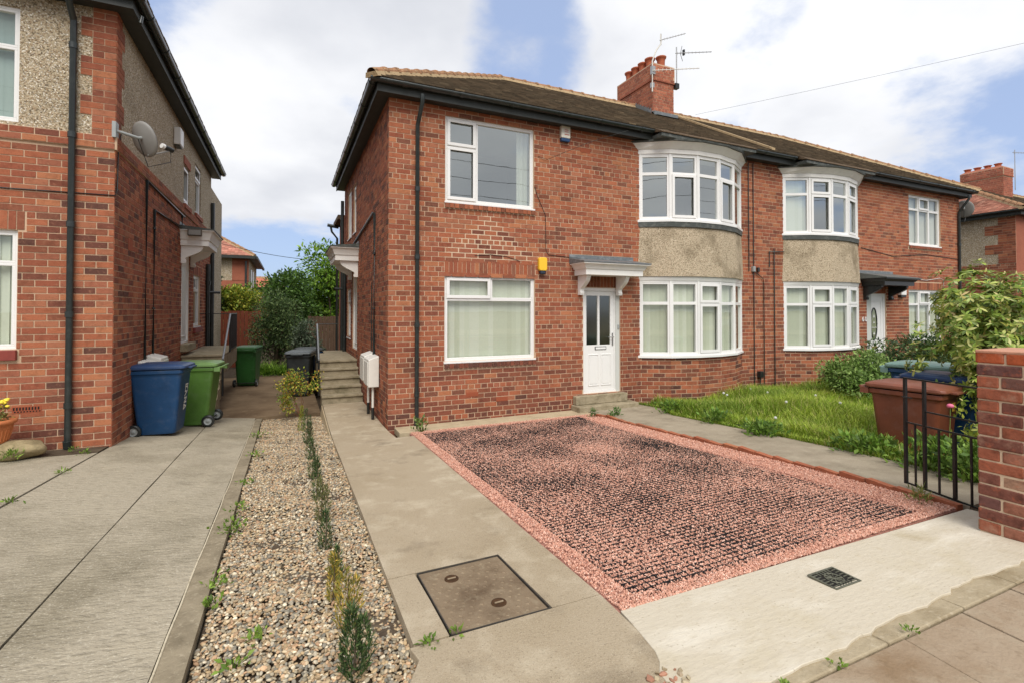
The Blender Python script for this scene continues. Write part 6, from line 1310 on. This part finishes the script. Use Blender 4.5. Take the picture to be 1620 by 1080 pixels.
mLeafStem = M('stem_green', s2l(120, 140, 70), .6); mClock = M('dandelion_clock', (.72, .72, .66), .9, transl=.3)
for i in range(12):
    y = random.uniform(2.4, 7.2); x = 5.95 + (y - 2.4) * .08 + random.uniform(0, 2.8) if i else 6.9
    dandelion(x, y if i else 6.3, random.uniform(.2, .34) if i else .34, True, 'white dandelion seed head standing above the lawn grass')
# broad leaved weeds along the path edge
for i, (x, y, r, h, n, lb_) in enumerate(((5.85, 3.35, .28, .25, 420, 'clump of broad leaved weeds beside the path, left of the brown bin'), (5.75, 4.6, .2, .18, 240, 'low broad leaved weeds along the middle of the path edge'), (5.62, 2.62, .24, .34, 380, 'broad leaved weeds seen through the gate bars, nearer the brown bin'), (5.5, 2.25, .22, .36, 380, 'broad leaved weeds seen through the gate bars, nearest the pier'), (6.15, 6.7, .22, .2, 200, 'tall grassy weeds at the end of the bow window wall'), (5.95, 5.6, .18, .2, 160, 'brownish weeds where the path meets the lawn'))):
    weed(x, y, lz(x, y), r, h, [s2l(108, 142, 50), s2l(130, 160, 70), s2l(84, 116, 42), s2l(100, 126, 60)], lb_, int(n * 1.7), .075, .036)
# shrubs before the right-hand bay
bush('front_shrub', 'light green airy shrub before the far bow window', 'shrub', (10.3, 6.0, .05), (10.4, 6.1, .55), (.85, .7, .52), 14, 6000, .085, .034, [s2l(134, 160, 84), s2l(112, 142, 64), s2l(150, 172, 100), s2l(92, 120, 54)], .45, spread=.7, stem=.015)
bush('front_shrub', 'dark green twiggy shrub in front of the oval glazed door', 'shrub', (12.2, 6.3, .1), (12.25, 6.3, .74), (1.35, .9, .72), 14, 8000, .10, .034, [s2l(66, 88, 52), s2l(84, 106, 62), s2l(52, 72, 42), s2l(110, 130, 80)], .45, spread=.7, stem=.018)
bush('front_shrub', 'rounded yellow green shrub under the right hand lower window', 'shrub', (15.2, 6.6, .1), (15.2, 6.6, .62), (1.1, .7, .55), 10, 4500, .11, .045, [s2l(140, 168, 60), s2l(122, 152, 50), s2l(158, 180, 84)], .5, stem=.015)
bush('front_shrub', 'yellow flowering shrub left of the big glossy bush', 'shrub', (12.3, 4.6, .1), (12.3, 4.6, .8), (.8, .6, .66), 9, 2600, .08, .035, [s2l(196, 188, 70), s2l(150, 160, 62), s2l(120, 140, 52)], .45, spread=.7, stem=.012)
# the big glossy bush by the pier: its largest leaves one by one
rb_ = thing('rhododendron', (7.2, 2.75, .1), 'big glossy leaved evergreen bush above the brick gate pier', 'bush')
B = blobs_for((7.38, 2.75, 1.40), (.92, .75, .98), 28, .40) + [(np.array((6.78, 2.72, 1.5)), np.array((.30, .3, .36))), (np.array((6.6, 2.6, .8)), np.array((.24, .28, .5))), (np.array((6.5, 2.45, .4)), np.array((.3, .25, .35)))]
RH = [s2l(128, 148, 56), s2l(154, 168, 72), s2l(106, 128, 48), s2l(176, 182, 94), s2l(84, 106, 40), s2l(196, 196, 124), s2l(118, 140, 52)]
NW, PER = 1800, 8     # whorls of leaves
p, d = crown_pts(B, NW, .8); axis = d + np.array([0, 0, .55]); axis /= np.linalg.norm(axis, axis=1)[:, None]
items = []; 
for i in range(NW):
    ax = Vector(axis[i]); a = ax.orthogonal().normalized(); b = ax.cross(a); ph = random.uniform(0, 6.28)
    for k in range(PER):
        t = ph + 2 * math.pi * k / PER + random.uniform(-.25, .25); dr = (a * math.cos(t) + b * math.sin(t)) * random.uniform(.75, 1) + ax * random.uniform(-.25, .4); dr.z -= .15; dr.normalize(); x_ = dr.cross(ax).normalized(); n_ = x_.cross(dr)
        items.append((Vector(p[i]), Matrix((x_, dr, n_)).transposed(), random.uniform(.062, .098), random.randrange(len(RH))))
LV = [(0, 0, 0), (-.13, .3, .035), (0, .3, 0), (.13, .3, .035), (-.15, .62, .02), (0, .62, -.01), (.15, .62, .02), (0, 1, -.08)]
LFc = [(0, 2, 1), (0, 3, 2), (1, 2, 5, 4), (2, 3, 6, 5), (4, 5, 7), (5, 6, 7)]
def seen(it):
    a = proj(it[0]); 
    if a is None or not (0 < a[0] < 1620 and 0 < a[1] < 1080): return 0
    if a[0] > 1552 and a[1] > 548: return 0
    out = (CP - it[0]).normalized(); fa = abs((it[1] @ Vector((0, 0, 1))).dot(out)); dd = max(0, (it[0] - Vector((7.3, 2.75, 1.40))).dot(out)); return it[2] * (.3 + fa) / a[2] * (.4 + dd)
items.sort(key=lambda t: -seen(t)); lm = []
for c in RH: q = MB(); q.add(LV, LFc, True, c); lm.append(q.mesh('leaf', mLeafGloss))
for c, m, s_, ci in items[:300]:
    o = bpy.data.objects.new('leaf', lm[ci]); C.objects.link(o); o.location = c; o.rotation_euler = m.to_euler(); o.scale = (s_,) * 3; par(o, rb_)
q = MB()
for c, m, s_, ci in items[300:]: q.add([c + m @ (Vector(v) * s_) for v in LV], LFc, True, tuple(x * random.uniform(.85, 1.15) for x in RH[ci]))
o = q.obj('leaves', mLeafGloss, rb_); o['kind'] = 'stuff'
q = MB()
for i in range(0, NW, 5): q.tube([p[i] - axis[i] * .0, p[i] + axis[i] * .03], [.01, .004], 5)
q.obj('buds', M('leaf_bud', s2l(206, 196, 130), .6), rb_); stems(rb_, (7.2, 2.75, -.05), [tuple(b[0]) for b in B[:20]], .03, 'trunk')
t = weed(5.72, 2.35, .45, .12, .55, [s2l(150, 156, 56), s2l(120, 136, 48)], 'yellow green trailing sprigs between the gate and the glossy bush', 160, .05, .026, name='trailing_sprig')
t = thing('pink_flower', (5.62, 2.5, .95), 'single pink blossom beside the gate rail', 'flower'); V, F = ico(1); npmesh('petals', V * np.array((.028, .028, .022)) + np.array((5.62, 2.5, .985)), F, M('pink_petal', s2l(216, 110, 140), .6), None, True, t)
q = MB(); q.tube([(5.62, 2.5, .3), (5.60, 2.5, .7), (5.62, 2.5, .98)], .004, 5); q.obj('stem', mLeafStem, t)
# pot with yellow flowers on a stone
t = thing('rough_stone', (-2.72, 7.42, GZ(-2.7, 7.4)), 'rough pale stone at the foot of the left brick wall under the plant pot', 'stone')
V, F = ico(2); V = V * (1 + .12 * np.sin(V[:, :1] * 5 + 1) * np.sin(V[:, 1:2] * 4 + V[:, 2:] * 3)); npmesh('stone', V * np.array((.30, .2, .11)) + np.array((-2.80, 7.38, GZ(-2.8, 7.38) + .05)), F, mRock, None, True, t)
pz = GZ(-2.95, 7.36) + .145
t = thing('plant_pot', (-2.97, 7.36, pz), 'terracotta plant pot standing on a rough stone at the left edge', 'plant pot')
q = MB(); q.lathe([(.12, 0), (.135, .01), (.175, .17), (.178, .175), (.178, .21), (.205, .215), (.21, .235), (.205, .26), (.185, .262), (.178, .24), (.05, .225), (.001, .225)], (-2.97, 7.36, pz), 28); q.obj('bowl', mTerra, t)
q = MB()
for k in range(28): a = k * 2 * math.pi / 28; q.tube([(-2.97 + .139 * math.cos(a), 7.36 + .139 * math.sin(a), pz + .03), (-2.97 + .172 * math.cos(a), 7.36 + .172 * math.sin(a), pz + .155)], .006, 5)
q.obj('flutes', mTerra, t)
t = thing('pot_plant', (-2.95, 7.36, pz + .23), 'yellow flowered plant growing in the terracotta pot', 'plant'); foliage(t, [(np.array((-2.95, 7.35, pz + .27)), np.array((.15, .14, .07))), (np.array((-2.86, 7.3, pz + .36)), np.array((.05, .05, .10)))], 320, .05, .022, [s2l(110, 126, 62), s2l(140, 146, 80), s2l(160, 130, 86)], .3, .6, .2)
q = MB()
V, F = ico(1)
fl = [(-2.86 + random.uniform(-.045, .055), 7.3 + random.uniform(-.04, .04), pz + .42 + random.uniform(-.02, .075)) for _ in range(11)]
o = npmesh('flowers', np.concatenate([V * np.array((.02, .02, .014)) + np.array(f) for f in fl]), np.concatenate([F + i * len(V) for i in range(len(fl))]), M('yellow_petal', s2l(240, 214, 70), .6), None, True, t)
weed(-2.75, 7.15, GZ(-2.75, 7.15), .1, .06, WG, 'grassy weeds in front of the stone under the pot', 90, .06, .016)

# ================================================================== overhead wires
def wire(label, a, b, sag, r):
    a, b = Vector(a), Vector(b); q = MB(); q.tube([a.lerp(b, t) - Vector((0, 0, sag * 4 * t * (1 - t))) for t in np.linspace(0, 1, 17)], r, 5); tag(q.obj('overhead_wire', mBlackPl), label, 'wire')
wire('thin wire running from the brick house roof up across the clouds', (11.19, 11.2, 7.78), (26.5, -8, 9.75), .25, .0035)
wire('dark wire sagging across the gap in front of the rear house', (-3.4, 22, 4.75), (3.2, 24, 4.2), .35, .011)
print('objects', len(bpy.data.objects), 'tris', sum(len(m.loops) - 2 * len(m.polygons) for m in bpy.data.meshes))

for i, (z0, z1, lb_) in enumerate(((8.2, 7.6, 'upper wire over the street, mirrored in the upstairs panes'), (7.3, 6.9, 'middle wire over the street, mirrored in the upstairs panes'), (6.2, 6.3, 'lowest wire over the street, mirrored in the upstairs panes'))): wire(lb_, (-14, -7, z0 + 1.6), (34, -6.5, z1 + 1.6), .4, .012)
